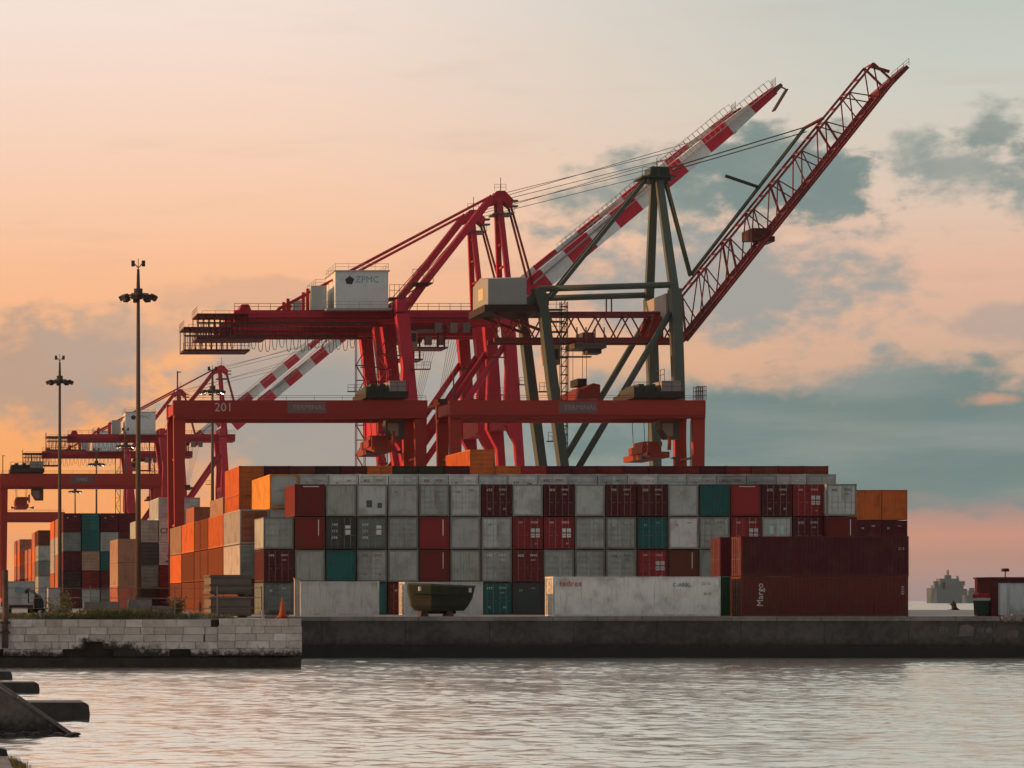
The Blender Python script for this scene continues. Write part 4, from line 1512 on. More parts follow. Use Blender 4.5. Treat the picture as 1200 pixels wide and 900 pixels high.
    part('trolley', mb, t, (0.14, 0.11, 0.10))
    hb = q(677, 462, MID)
    for dx in (-.9, .9):
        for dy in (-1.1, 1.1):
            part('hoist_rope', MB().tube([(hb.x + dx, MID + dy, hb.z), (hb.x + dx, MID + dy, zc0 - 1.1)], .035, 4), t, (.1, .1, .1))
    mb = MB().prism([(hb.x - 1.4, hb.z - 1.0), (hb.x + 1.5, hb.z - 1.0), (hb.x + 1.5, hb.z + .8), (hb.x + .6, hb.z + 1.0), (hb.x - .6, hb.z + .3), (hb.x - 1.2, hb.z + .2)], MID - 5.8, MID + 5.8)
    part('spreader', mb, t, (0.26, 0.03, 0.02))
    part('headblock', MB().box(hb.x - .5, hb.x + .7, MID - 2, MID + 2, hb.z + 1.0, hb.z + 1.9), t, DK)
    cx = q(634, 0, MID).x
    cb = part('operator_cab', MB().prism([(cx - .3, zc0 - 3.4), (cx + 1.4, zc0 - 3.4), (cx + 1.5, zc0 - .9), (cx - .6, zc0 - .9)], MID - 4.6, MID - 2.2), t, (.35, .20, .12), PLAIN)
    part('window', MB().box(cx - .1, cx + 1.2, MID - 4.62, MID - 4.605, zc0 - 2.8, zc0 - 1.4), cb, (.04, .05, .05), PLAIN)
    mb = MB().box(q(645, 0).x, q(700, 0).x, MID - 3.6, MID - 2.7, zc0 - 2.4, zc0 - 2.25)
    rails(mb, [(q(645, 0).x, MID - 3.6, zc0 - 2.25), (q(672, 0).x, MID - 3.6, zc0 - 2.25)], step=.9)
    part('service_walkway', mb, t, (.07, .06, .05))
    # lift tower
    mb = MB()
    x = q(665, 0).x
    for s in (0, .8):
        for u in (1.6, 2.4):
            mb.beam((x + s - .4, u, 2.8), (x + s - .4, u, q(0, 352).z), .1)
    zz = 2.8
    k = 0
    while zz < q(0, 354).z:
        mb.box(x - .4, x + .4, 1.6, 2.4, zz - .05, zz + .05)
        mb.beam((x - .4, 1.6, zz), (x + .4, 1.6, zz + 1.1), .07)
        zz += 1.1
    part('lift_tower', mb, t, (.05, .055, .05))
    mb = MB()
    for py in (362, 376, 388):
        z = q(0, py).z
        mb.box(q(644, 0).x, q(664, 0).x, 1.0, 2.6, z, z + .12)
        rails(mb, [(q(644, 0).x, 1.0, z + .12), (q(664, 0).x, 1.0, z + .12)], step=.8)
    part('landing', mb, t, (.06, .07, .06))
    for px, py in ((630, 460), (640, 518)):
        z = q(0, py, V).z
        x = q(px, 0, V).x
        mb = MB().box(x, x + 1.8, V - 1.2, V, z, z + .12)
        rails(mb, [(x, V - 1.2, z + .12), (x + 1.8, V - 1.2, z + .12)], step=.6)
        part('landing', mb, t, (.06, .07, .06))
    return t


sts_green()


# ---- yard gantries on rubber tyres
def yard_gantry(label, px0, px1, Y, py_top, py_bot, tpx, sign=None, sign_px=None, plate_px=None, drop=None, num=None, num_px=None, cage=False, spreader_px=None):
    """tpx: trolley x range in photo px"""
    X0 = WX(px0, Y)
    s = Y / F
    t = thing('yard_gantry', label, 'gantry crane', (X0, Y, GND), group='red yard gantries')

    def x(px):
        return (px - px0) * s

    def z(py):
        return (HY - py) * s + EYE - GND
    V = 7.2
    W = x(px1)
    zt, zb = z(py_top), z(py_bot)
    lw = 1.35
    for v in (0, V):
        part('beam', MB().box(0, W, v, v + 1.0, zb + .35, zt), t, RT)
        part('rail_ledge', MB().box(.1, W - .1, v - .22, v + 1.22, zb, zb + .345), t, tuple(c * .8 for c in RT))
        for xl, sg in ((0, 1), (W, -1)):
            a0, a1 = sorted((xl + sg * .05, xl + sg * lw))
            b0, b1 = sorted((xl + sg * .25, xl + sg * 1.1))
            part('leg', MB().add([(a0, v + .05, zb - .003), (a1, v + .05, zb - .003), (a1, v + .95, zb - .003), (a0, v + .95, zb - .003),
                                  (b0, v + .15, 1.6), (b1, v + .15, 1.6), (b1, v + .85, 1.6), (b0, v + .85, 1.6)],
                                 [(0, 1, 2, 3), (7, 6, 5, 4), (4, 5, 1, 0), (5, 6, 2, 1), (6, 7, 3, 2), (7, 4, 0, 3)]), t, RT)
    for xl, sg in ((0, 1), (W, -1)):
        c = xl + sg * .68
        part('sill_beam', MB().box(c - .4, c + .4, -1.6, V + 2.6, .9, 1.59), t, RT)
        for v in (-.6, 1.4, V - .4, V + 1.6):
            w = part('wheel', MB().tube([(c - .25, v, .8), (c + .25, v, .8)], .8, 16), t, (.02, .02, .02))
        # ladder and its cage on the inner face between the legs
        mb = MB()
        for u in (3.0, 3.5):
            mb.beam((c, u, 1.6), (c, u, zb), .07)
        k = 1.8
        while k < zb:
            mb.beam((c, 3.0, k), (c, 3.5, k), .05)
            k += .5
        mb.beam((c, 1.0, zb * .8), (c, V, zb * .8), .22)
        mb.beam((c, 1.0, zb * .45), (c, V, zb * .45), .22)
        part('ladder', mb, t, (0.42, 0.10, 0.03))
    part('end_tie', MB().box(.1, .9, 1.0, V, zb + .5, zt - .3), t, RT)
    part('end_tie', MB().box(W - .9, W - .1, 1.0, V, zb + .5, zt - .3), t, RT)
    mb = MB()
    rails(mb, [(.2, -.1, zt), (W - .2, -.1, zt)], h=.5, step=3.0, t=.035)
    part('handrail', mb, t, (.25, .03, .025))
    # trolley
    ta, tb = x(tpx[0]), x(tpx[1])
    tr = part('trolley', MB().box(ta, tb, -.4, V + 1.4, zt + .25, zt + .95), t, DK)
    mb = MB()
    for k in range(5):
        xx = ta + .5 + (tb - ta) * .45 * k / 4
        mb.box(xx - .3, xx + .3, .5 + .3 * (k % 2), V - .5, zt + .951, zt + 1.5 + .35 * (k % 2))
    part('winch', mb, tr, (.06, .07, .06))
    ca = ta + (tb - ta) * .58
    ch = part('electrical_house', MB().box(ca, tb - .2, .2, 4.0, zt + .951, zt + 2.15), tr, (.42, .36, .34), PLAIN)
    mb = MB()
    rails(mb, [(ta, -.35, zt + .95), (tb, -.35, zt + .95)], h=1.0, step=1.1, t=.05)
    rails(mb, [(ca + .3, .3, zt + 2.15), (ca + .3, 3.5, zt + 2.15)], h=1.3, step=1.5, t=.05)
    part('handrail', mb, tr, DK)
    cx = tb - 1.0
    cb = part('operator_cab', MB().prism([(cx - 1.2, zb - 1.1), (cx - .5, zb - 2.2), (cx + .9, zb - 2.2), (cx + .9, zb - .15), (cx - 1.2, zb - .15)], 1.25, 3.1), t, (.10, .085, .07), PLAIN)
    part('window', MB().prism([(cx - 1.0, zb - 1.1), (cx - .4, zb - 1.9), (cx + .2, zb - 1.9), (cx + .2, zb - .5), (cx - 1.0, zb - .5)], 1.23, 1.245), cb, (.30, .22, .17), PLAIN)
    # spreader
    if drop:
        sx = x(spreader_px) if spreader_px else (ta + tb) / 2 - .8
        zz = z(drop)
        mb = MB().box(sx - 1.05, sx + 1.05, -1.5, V + 2.6, zz - .75, zz - .1)
        mb.box(sx - 1.2, sx + .9, 1.2, V - .2, zz - .1, zz + .7)
        mb.box(sx - .9, sx + 1.2, 2.0, V - 1, zz + .7, zz + 1.2)
        mb.box(sx - 1.25, sx - 1.0, -1.2, -.8, zz - .5, zz + .9)
        mb.box(sx + 1.0, sx + 1.3, -1.2, -.8, zz + .1, zz + 1.5)
        part('spreader', mb, t, (.34, .045, .02))
        for sg in (-1, 1):
            part('flipper', MB().prism([(sx + sg * 1.05, zz - .8), (sx + sg * 1.9, zz - 1.0), (sx + sg * 2.0, zz - .5), (sx + sg * 1.5, zz - .7)], -1.7, -1.3), t, (.04, .08, .09))
        for dx in (-.8, .8):
            for dy in (1.6, V - .8):
                part('hoist_rope', MB().tube([(sx + dx, dy, zz + .7), (sx + dx * 1.3, dy, zt + .25)], .035, 4), t, (.1, .1, .1))
    if sign:
        xx, zz = x(sign_px), (zb + .35 + zt) / 2
        me = text_mesh(sign, .78)
        if plate_px:
            part('sign_plate', MB().box(x(plate_px[0]), x(plate_px[1]), -.03, -.004, zz - .62, zz + .62), t, (.24, .15, .145), PLAIN)
        place('lettering', me, t, (xx, -.04, zz), (.45, .36, .34))
    if num:
        place('lettering', text_mesh(num, 1.35), t, (x(num_px), -.02, (zb + .35 + zt) / 2), (.55, .45, .42))
    if cage:
        mb = MB()
        for k in np.linspace(0, 1.05, 6):
            for u in (-.3, .9):
                mb.beam((W - 1.1 + k, u, zt), (W - 1.1 + k, u, zt + 1.5), .06)
        for zz in (.5, 1.0, 1.5):
            for u in (-.3, .9):
                mb.beam((W - 1.1, u, zt + zz), (W, u, zt + zz), .06)
        part('safety_cage', mb, t, (.2, .1, .09))
    mb = MB().beam((.5, .4, zt), (.5, .4, zt + 3.2), .14)
    mb.beam((.5, .4, zt + 3.1), (.9, .4, zt + 3.1), .1)
    part('antenna', mb, t, (.12, .1, .1))
    return t


yard_gantry('red yard gantry with large white number on its beam, standing over the sunlit end', 203, 501, 298, 469, 490, (428, 478),
            sign='TERMINAL', sign_px=362, plate_px=(337, 382), drop=522, num='201', num_px=262, spreader_px=447)
yard_gantry('red yard gantry with a caged platform at its beam end over the seaward stacks', 527, 827, 298, 469, 490, (742, 801),
            sign='TERMINAL', sign_px=680, plate_px=(655, 700), drop=529, cage=True, spreader_px=769)
yard_gantry('distant red yard gantry with grey plate on its beam, beyond the pink rows', 0, 190, 471, 555, 571, (12, 52),
            sign='YARD', sign_px=96, plate_px=(82, 110), drop=590, spreader_px=26)
yard_gantry('farthest red yard gantry, low behind the salmon and pink yard rows', -100, 76, 600, 600, 611, (-60, -30), drop=640)

# ------------------------------------------------------------------ light masts
def light_mast(label, px, py, H=34.0, lit=False, heads=9):
    Y = (H + GND - EYE) * F / (HY - py)
    t = thing('light_mast', label, 'light mast', (WX(px, Y), Y, GND), group='floodlight masts')
    part('pole', MB().tube([(0, 0, 0), (0, 0, H * .5), (0, 0, H - 3.0)], .30, 10, .16), t, (.10, .075, .06), smooth=True)
    part('finial', MB().tube([(0, 0, H - 3.0), (0, 0, H - 1.0)], .19, 8, .12), t, (.08, .06, .05))
    mb = MB()
    for s in (-1, 1):
        mb.beam((0, 0, H - .9), (s * .45, 0, H - .4), .09)
        mb.box(s * .5 - .16, s * .5 + .16, -.15, .15, H - .75, H - .2)
    mb.beam((0, 0, H - 1.0), (0, 0, H), .06)
    part('rotating_head', mb, t, (.08, .06, .05))
    mb = MB()
    n = 20
    R = 1.25
    for k in range(n):
        a, b = 6.2832 * k / n, 6.2832 * (k + 1) / n
        mb.beam((R * math.cos(a), R * math.sin(a), H - 3.6), (R * math.cos(b), R * math.sin(b), H - 3.6), .14)
    for k in range(4):
        a = math.pi / 2 * k
        mb.beam((0, 0, H - 3.4), (R * math.cos(a), R * math.sin(a), H - 3.6), .12)
    mb.tube([(0, 0, H - 3.9), (0, 0, H - 2.9)], .42, 8)
    part('lamp_ring', mb, t, (.06, .05, .045))
    for k in range(heads):
        a = 6.2832 * (k + .3) / heads
        c, s = math.cos(a), math.sin(a)
        o = MB()
        o.box(-.30, .30, -.22, .28, -.22, .22)
        h = part('floodlight', o, t, (.06, .05, .045), loc=(1.55 * c, 1.55 * s, H - 3.75))
        h.rotation_euler = (math.radians(-28), 0, a - math.pi / 2)
        if lit and s < .3:
            b = place('lamp', MB().box(-.22, .22, -.19, .2, -.26, -.225).mesh('lamp', LAMP), h)
    return t


light_mast('tall light mast, lamps off, standing clear of the sunlit wall of containers', 162, 303)
light_mast('shorter-looking light mast, lamps off, above the dark yard stack', 70, 415)
light_mast('light mast with lit white lamps in front of the distant red cranes', 249, 428, lit=True)
light_mast('far light mast with lit lamps beside the distant machinery house', 147, 500, lit=True)
light_mast('far light mast with lit lamps between the two distant crane girders', 113, 524, lit=True)
light_mast('faint far light mast standing between the gantry beam posts', 88, 560, lit=True)

# ------------------------------------------------------------------ quayside things
# olive boat hull on chocks
def boat():
    Y = 199.95
    x0 = WX(478, Y)
    t = thing('boat', 'dark olive boat hull propped up on the quay before the white container', 'boat', (x0, Y, GND))
    s = Y / F

    def st(y, xa, xb, za, zb_, zk, xk0, xk1):
        return [(xa, y, za), (xk0, y, zk), (xk1, y, zk), (xb, y, zb_)]
    # cross sections from near gunwale to far gunwale; profile seen from the side
    prof_out = [((478 - 478) * s, 2.36), ((485 - 478) * s, 1.5), ((484 - 478) * s, .95), ((497 - 478) * s, .55), ((537 - 478) * s, .55), ((546 - 478) * s, 1.2), ((553 - 478) * s, 2.15)]
    ys = [(-0.95, .80), (-.6, .0), (.9, .0), (1.3, .80)]
    ringsA = []
    mb = MB()
    n = len(prof_out)
    lay = [(-1.05, 0.0, 1.0), (-0.75, -.02, .80), (-.25, 0, .62)]
    # build as a tapered tub: near face, bottom, far face, with a hollow top
    cx = (553 - 478) * s / 2
    rings = [(2.36, 1.0, 1.25), (1.9, .985, 1.22), (1.3, .93, 1.14), (.80, .86, 1.05), (.40, .74, .8)]
    outl = [(0.0, -.35), (1.45, -1.0), (2.2, -1.0), (4.55, -1.0), (4.7, -.85), (4.7, .85), (4.55, 1.0), (1.45, 1.0), (0.0, .35)]
    seg = len(outl)
    V = []
    for (z, sc, hw) in rings:
        for (px_, py_) in outl:
            V.append((cx + (px_ - 2.35) * sc * cx / 2.35 - (0.1 if z < 1 else 0), py_ * hw, z - (.04 * px_ if z > 2 else 0)))
    mb.v = V
    R = len(rings)
    for r in range(R - 1):
        for k in range(seg):
            a, b = r * seg + k, r * seg + (k + 1) % seg
            mb.f.append((a, a + seg, b + seg, b))
    mb.f.append(tuple((R - 1) * seg + k for k in range(seg)))
    hull = part('hull', mb, t, (0.030, 0.042, 0.026), PAINT)
    top = V[:seg]
    mb = MB()
    for k in range(seg):
        mb.beam(Vector(top[k]), Vector(top[(k + 1) % seg]), .12, .14)
    part('gunwale', mb, t, (.07, .072, .055))
    part('deck', MB().add([(x, y * .97, z - .35) for x, y, z in top], [tuple(range(seg))]), t, (.05, .045, .03))
    part('rubbing_strake', MB().tube([(.25, -1.19, 1.62), (cx, -1.29, 1.55), (2 * cx - .25, -1.19, 1.50)], .05, 6), t, (.03, .03, .02))
    for xx, zz in ((.62, 1.95), (2 * cx - .40, 1.85)):
        part('fender', MB().tube([(xx, -1.34, zz - .1), (xx, -1.34, zz + .22)], .11, 8), t, (.55, .53, .48))
    part('keel', MB().box(.9, 2 * cx - 1.2, -.12, .12, .18, .41), t, (.02, .02, .015))
    for xx in (1.1, cx + .6):
        part('chock', MB().prism([(xx - .3, 0), (xx + .3, 0), (xx + .2, .42), (xx - .2, .42)], -.7, .7), t, (.10, .06, .04), M_WOOD)


boat()


def rust_bins():
    Y = 183.0
    x0 = WX(247, Y)
    for k in range(2):
        t = thing('steel_bin', ('lower rusty grey steel bin standing on the quay by the orange wall', 'upper rusty grey steel bin stacked on another one')[k], 'bin', (x0, Y, GND + k * 1.46), group='stacked rusty steel bins')
        W, D, H = 2.72, 4.2, 1.42
        c = (.17, .135, .105)
        for a, b in ((0, .06), (D - .06, D)):
            part('side_plate', MB().box(.06, W - .06, a, b, .12, H), t, c, PAINT)
        for a, b in ((0, .06), (W - .06, W)):
            part('end_plate', MB().box(a, b, 0, D, .12, H), t, c, PAINT)
        part('floor_plate', MB().box(.06, W - .06, .06, D - .06, .12, .18), t, c, PAINT)
        for z in (.20, .66, H - .16):
            part('rib', MB().box(-.05, W + .05, -.09, -.002, z, z + .13), t, tuple(q * .85 for q in c), PAINT)
            part('rib', MB().box(-.09, -.002, 0, D, z, z + .13), t, tuple(q * .85 for q in c), PAINT)
        for xx in (.25, W - .45):
            part('skid', MB().box(xx, xx + .2, .1, D - .1, 0, .118), t, c, PAINT)


rust_bins()


def hut():
    Y = 200.0
    x0 = WX(1162, Y)
    t = thing('hut', 'dark red quayside hut with white double doors', 'hut', (x0, Y, GND))
    W, D, H = 4.6, 3.2, 2.75
    wc = (.10, .018, .02)
    part('wall', MB().box(0, .5, 0, D, 0, H), t, wc, PAINT)
    part('wall', MB().box(W - .5, W, 0, D, 0, H), t, wc, PAINT)
    part('wall', MB().box(.5, W - .5, D - .12, D, 0, H), t, wc, PAINT)
    part('lintel', MB().box(.5, W - .5, 0, .3, H - .3, H), t, wc, PAINT)
    part('roof', MB().box(-.08, W + .08, -.12, D + .08, H + .003, H + .12), t, (.07, .02, .02), PAINT)
    for xa, xb in ((.52, 1.20), (1.23, 2.9), (2.93, 4.08)):
        d = part('door', MB().box(xa, xb, .08, .14, .06, H - .32), t, (.50, .54, .54), PAINT)
        part('rib', MB().box(xa + .08, xa + .13, .05, .079, .1, H - .36), d, (.45, .48, .48), PAINT)
    part('door_post', MB().box(1.2, 1.26, .03, .07, 0, H - .3), t, (.6, .6, .58), PAINT)
    part('threshold', MB().box(.5, W - .5, -.2, .3, 0.0, .055), t, (.05, .04, .035), PAINT)
    # bin beside it
    x1 = WX(1147, Y)
    b = thing('waste_bin', 'dark green waste bin with red lid beside the hut', 'bin', (x1, Y + .2, GND))
    part('body', MB().add([(.05, 0, .1), (.82, 0, .1), (.88, -.04, 1.15), (0, -.04, 1.15), (.05, .8, .1), (.82, .8, .1), (.88, .84, 1.15), (0, .84, 1.15)],
                          [(0, 1, 2, 3), (5, 4, 7, 6), (1, 5, 6, 2), (4, 0, 3, 7), (3, 2, 6, 7), (4, 5, 1, 0)]), b, (.02, .045, .03), PLAIN)
    part('rim', MB().box(-.03, .91, -.07, .87, 1.151, 1.34), b, (.45, .43, .40), PLAIN)
    part('lid', MB().prism([(-.05, 1.345), (.93, 1.345), (.93, 1.72), (.1, 1.72), (-.05, 1.6)], -.08, .88), b, (.33, .02, .02), PLAIN)
    for xx in (.15, .72):
        part('wheel', MB().tube([(xx - .05, .2, .11), (xx + .05, .2, .11)], .11, 10), b, (.02, .02, .02))
    # lamp on a pole behind
    Yp = 206.0
    p = thing('lamp_post', 'short lamp post with dark lamp head behind the hut', 'lamp post', (WX(1178, Yp), Yp, GND))
    h = WZ(668, Yp) - GND
    part('pole', MB().tube([(0, 0, 0), (0, 0, h)], .05, 8), p, (.16, .12, .12))
    part('lamp_head', MB().prism([(-.24, h - .12), (.24, h - .12), (.20, h + .12), (-.20, h + .12)], -.2, .2), p, (.05, .03, .035))
    # bollards
    for px, Yb, lb in ((1118, 322.0, 'black mooring bollard on the far quay edge before the ship'),):
        b = thing('bollard', lb, 'bollard', (WX(px, Yb), Yb, GND))
        part('base_plate', MB().box(-.5, .5, -.5, .5, 0, .08), b, DK)
        part('post', MB().tube([(0, 0, .08), (0, 0, .55), (0, 0, .62), (-.25, 0, .95)], .28, 10), b, DK, smooth=True)
        part('horn', MB().prism([(-.55, .7), (.1, .55), (.3, .3), (.55, .08), (.2, .08), (-.2, .5)], -.2, .2), b, DK)


hut()


def ship(label, Y, px0, px1, py_deck, parts_, name='cargo_ship'):
    t = thing(name, label, 'ship', (WX((px0 + px1) / 2, Y), Y, 0))
    s = Y / F
    L = (px1 - px0) * s
    hz = (HY - py_deck) * s + EYE
    B = L * .16
    col_h = (.075, .115, .13)  # bluish haze of distance mixed into the hull colour
    mb = MB()
    st = [(-.5, .85, .75), (-.42, 1, .95), (.3, 1, 1), (.42, .8, .6), (.5, .12, .02)]
    for u, w, wl in st:
        flare = .012 * L if u > .4 else 0
        for yy, zz in ((-w * B, hz + (.06 * hz if u > .4 else 0)), (-wl * B, -1.0), (wl * B, -1.0), (w * B, hz + (.06 * hz if u > .4 else 0))):
            mb.v.append((-u * L, yy, zz))
    for i in range(len(st) - 1):
        for k in range(4):
            a, b = i * 4 + k, i * 4 + (k + 1) % 4
            mb.f.append((a, b, b + 4, a + 4))
    mb.f.append((0, 3, 2, 1))
    mb.f.append((16, 17, 18, 19))
    part('hull', mb, t, col_h, PLAIN)
    for nm, a, b, pa, pb in parts_:
        za, zb = (HY - pa) * s + EYE, (HY - pb) * s + EYE
        xa, xb = (a - (px0 + px1) / 2) * s, (b - (px0 + px1) / 2) * s
        k = .8 if nm in ('superstructure', 'deckhouse') else .3
        part(nm, MB().box(xa, xb, -B * k, B * k, za, zb), t, (.10, .145, .155) if nm != 'mast' else (.09, .125, .13), PLAIN)  # upper works carry the same haze in their colour
    return t


ship('hazy grey cargo ship on the horizon with a broad deckhouse', 3600, 1086, 1131, 690,
     [('deckhouse', 1093, 1127, 690.2, 686), ('bridge_deck', 1094, 1130, 686.1, 681), ('superstructure', 1099, 1122, 686.2, 678), ('funnel', 1107, 1114, 678.1, 674),
      ('mast', 1110, 1111.2, 674.1, 668), ('mast', 1121.5, 1122.3, 681.1, 675), ('deckhouse', 1102, 1106, 690.3, 682)])
ship('small hazy vessel alongside the grey ship on the horizon', 3500, 1128, 1146, 698,
     [('superstructure', 1134, 1143, 698.2, 692), ('bridge_deck', 1135.5, 1141.5, 692.1, 689)], 'small_ship')


def left_quay():
    # timber pile fixed to the masonry face
    Y = YS - .42
    t = thing('mooring_pile', 'thick brown timber pile fixed to the pale masonry wall', 'pile', (WX(6, Y), Y, 1.2))
    part('post', MB().tube([(0, 0, 0), (.01, 0, 2.0), (0, 0, WZ(668, Y) - 1.2)], .21, 10, .19), t, (.10, .06, .045), M_WOOD, smooth=True)
    part('iron_strap', MB().box(-.3, .3, -.24, .27, .9, 1.02), t, DK)
    part('iron_strap', MB().box(-.3, .3, -.24, .27, 1.5, 1.62), t, DK)
    # wire fence
    Yf = YS + 1.4
    f = thing('fence', 'thin rusty post and wire fence along the masonry wall', 'fence', (WX(0, Yf), Yf, GND))
    xs = [WX(p, Yf) - WX(0, Yf) for p in (-60, -20, 53, 106, 139, 205, 255, 307)]
    for x in xs:
        part('fence_post', MB().beam((x, 0, 0), (x + random.uniform(-.05, .05), 0, 2.05), .07), f, (.22, .18, .15), PAINT)
    for z in (.7, 1.35, 1.95):
        part('wire', MB().tube([(xs[0], 0, z)] + [(x, .02, z - random.uniform(0, .06)) for x in xs[1:-1]] + [(xs[-1], 0, z)], .018, 4), f, (.24, .2, .17))
    # pale posts and stakes
    Yp = YS + 1.0
    p = thing('gate_post', 'pale square gate post beside the short white container', 'post', (WX(348, 204.0), 204.0, GND))
    part('post', MB().box(-.2, .2, -.2, .2, 0, 2.75), p, (.42, .37, .33), PAINT)
    part('cap', MB().box(-.25, .25, -.25, .25, 2.751, 2.85), p, (.42, .37, .33), PAINT)
    for px, lb in ((48, 'white leaning marker stake by the black loader'), (222, 'white leaning marker stake by the rusty bins'), (309, 'white marker stake by the orange cone')):
        k = thing('marker_stake', lb, 'stake', (WX(px, Yp), Yp, GND))
        part('stake', MB().beam((0, 0, 0), (random.uniform(-.15, .05), 0, .5), .2, .14), k, (.45, .40, .36), PLAIN)
        part('cap', MB().box(-.12, .06, -.09, .09, .5, .56), k, (.4, .36, .32), PLAIN)
    # orange cone by the wall's end
    Yc = YS + 3
    c = thing('traffic_cone', 'large orange cone on a wide base near the end of the masonry wall', 'cone', (WX(331, Yc), Yc, GND))
    part('base', MB().box(-.42, .42, -.42, .42, 0, .08), c, (.28, .06, .02), PLAIN)
    part('cone', MB().tube([(0, 0, .081), (0, 0, .35), (0, 0, 1.3)], .36, 14, .05), c, (.34, .06, .02), PLAIN, smooth=True)
    # heap of boards beside it
    h = thing('board_heap', 'heap of dark boards lying beside the orange cone', 'boards', (WX(322, Yc), Yc + .8, GND))
    for i in range(6):
        part('board', MB().beam((-.7 + i * .1, i * .12, .06 + .09 * i), (.9 + .05 * i, i * .1, .05 + .09 * i), .28, .06), h, (.07, .05, .04), M_WOOD)
    # white van-like cabin, seen end on
    Yv = 236.0
    v = thing('box_truck', 'white box truck parked end-on among the weeds', 'truck', (WX(9, Yv), Yv, GND))
    w = 32 * Yv / F
    b = part('box_body', MB().box(0, w, 0, 5.2, .75, 2.75), v, (.48, .50, .48), PAINT)
    part('roof', MB().box(-.03, w + .03, -.04, 5.24, 2.753, 2.82), b, (.5, .45, .42), PAINT)
    for xa, xb in ((.08, w / 2 - .02), (w / 2 + .02, w - .08)):
        part('door', MB().box(xa, xb, -.05, -.003, .82, 2.68), b, (.47, .49, .47), PAINT)
    part('decal', MB().prism([(w * .25, 1.9), (w * .7, 1.7), (w * .62, 2.2), (w * .3, 2.35)], -.06, -.052), b, (.16, .30, .32), PLAIN)
    part('chassis', MB().box(.15, w - .15, .1, 7.0, .5, .749), v, DK)
    part('cab', MB().prism([(.1, .75), (w - .1, .75), (w - .1, 2.3), (.25, 2.4)], 5.25, 7.1), v, (.45, .46, .45), PAINT)
    for xx in (.25, w - .25):
        for yy in (1.0, 6.2):
            part('wheel', MB().tube([(xx - .12, yy, .42), (xx + .12, yy, .42)], .42, 14), v, (.02, .02, .02))
    # second white cabin
    Yw = 262.0
    k = thing('site_cabin', 'small pale site cabin between the black loader and the scrub', 'cabin', (WX(56.5, Yw), Yw, GND))
    part('wall', MB().box(0, 1.15, 0, 2.4, .15, 2.3), k, (.42, .44, .45), PAINT)
    part('roof', MB().box(-.06, 1.21, -.06, 2.46, 2.303, 2.38), k, (.4, .4, .4), PAINT)
    part('door', MB().box(.25, .9, -.04, -.003, .16, 2.05), k, (.40, .42, .43), PAINT)
    part('plinth', MB().box(.0, 1.15, 0, 2.4, 0, .149), k, DK)
    # black loader with raised arm
    Yl = 214.0
    l = thing('skid_loader', 'black skid loader with its arm raised, on the weedy ground', 'loader', (WX(40, Yl), Yl, GND))
    part('body', MB().prism([(.0, .3), (.75, .3), (.75, 1.1), (.55, 1.45), (.12, 1.75), (.0, 1.2)], 0, 1.5), l, (.025, .022, .024), PLAIN)
    part('cab_frame', MB().box(-.45, -.02, .2, 1.3, .95, 1.0).box(-.45, -.38, .2, .27, 1.0, 1.9).box(-.45, -.38, 1.23, 1.3, 1.0, 1.9).box(-.45, .1, .2, 1.3, 1.9, 1.96), l, (.05, .05, .05), PLAIN)
    part('arm', MB().beam((.5, -.08, 1.45), (-.45, -.08, 2.05), .1, .16), l, (.2, .19, .19), PLAIN)
    part('arm', MB().beam((.5, 1.58, 1.45), (-.45, 1.58, 2.05), .1, .16), l, (.2, .19, .19), PLAIN)
    part('bucket', MB().prism([(-.45, 2.1), (-.75, 1.95), (-.7, 1.65), (-.4, 1.8)], -.1, 1.6), l, (.05, .045, .045), PLAIN)
    for xx in (.08, .68):
        for yy in (.12, 1.38):
            part('wheel', MB().tube([(xx, yy - .12, .3), (xx, yy + .12, .3)], .3, 12), l, (.02, .02, .02))
    # low scrap and pale barrier lengths at the foot of the yard
    Yb = 225.0
    for px, w, h, colr, lb in ((98, 3.0, 1.05, (.30, .27, .25), 'long pale concrete barrier below the teal-topped stack'), (150, 2.0, 1.25, (.20, .17, .14), 'squat brown concrete barrier beside the tall mast'),
                               (176, 2.2, .7, (.30, .30, .32), 'low grey tilted concrete barrier by the orange wall')):
        b = thing('concrete_barrier', lb, 'barrier', (WX(px, Yb), Yb, GND))
        part('block', MB().prism([(0, 0), (w, 0), (w, h * .25), (w - .05, h), (.05, h), (0, h * .25)], 0, .6), b, colr, M_COPE)
        part('lifting_slot', MB().box(w * .3, w * .45, -.02, .0, 0.02, .14), b, DK)
    # scrub bushes
    rs = random.Random(9)
    for px, Yb, hh, ww, lb in ((80, 205, 2.0, 1.5, 'dark scrubby bush beside the pale site cabin'), (208, 178, 1.5, .8, 'dry bush at the foot of the orange wall'), (68, 188, 1.1, 2.2, 'low dark bush behind the wire fence')):
        b = thing('bush', lb, 'bush', (WX(px, Yb), Yb, GND))
        st = MB()
        lf = MB()
        for i in range(9):
            a = rs.uniform(0, 6.28)
            e = Vector((math.cos(a) * ww * .4, math.sin(a) * ww * .4, hh * rs.uniform(.5, .95)))
            st.tube([(0, 0, 0), e * .5 + Vector((0, 0, .1)), e], .03, 5, .01)
            for k in range(90):
                p = e * rs.uniform(.3, 1.1) + Vector((rs.gauss(0, .18), rs.gauss(0, .18), rs.gauss(0, .16)))
                p.z = max(p.z, .05)
                u = Vector((rs.gauss(0, 1), rs.gauss(0, 1), rs.gauss(0, 1))).normalized() * .07
                w_ = Vector((rs.gauss(0, 1), rs.gauss(0, 1), rs.gauss(0, 1))).normalized() * .045
                lf.add([p - u, p + w_, p + u, p - w_], [(0, 1, 2, 3)])
        part('stems', st, b, (.06, .04, .03), M_WOOD)
        part('foliage', lf, b, (.05, .05, .02), M_GRASS)


left_quay()


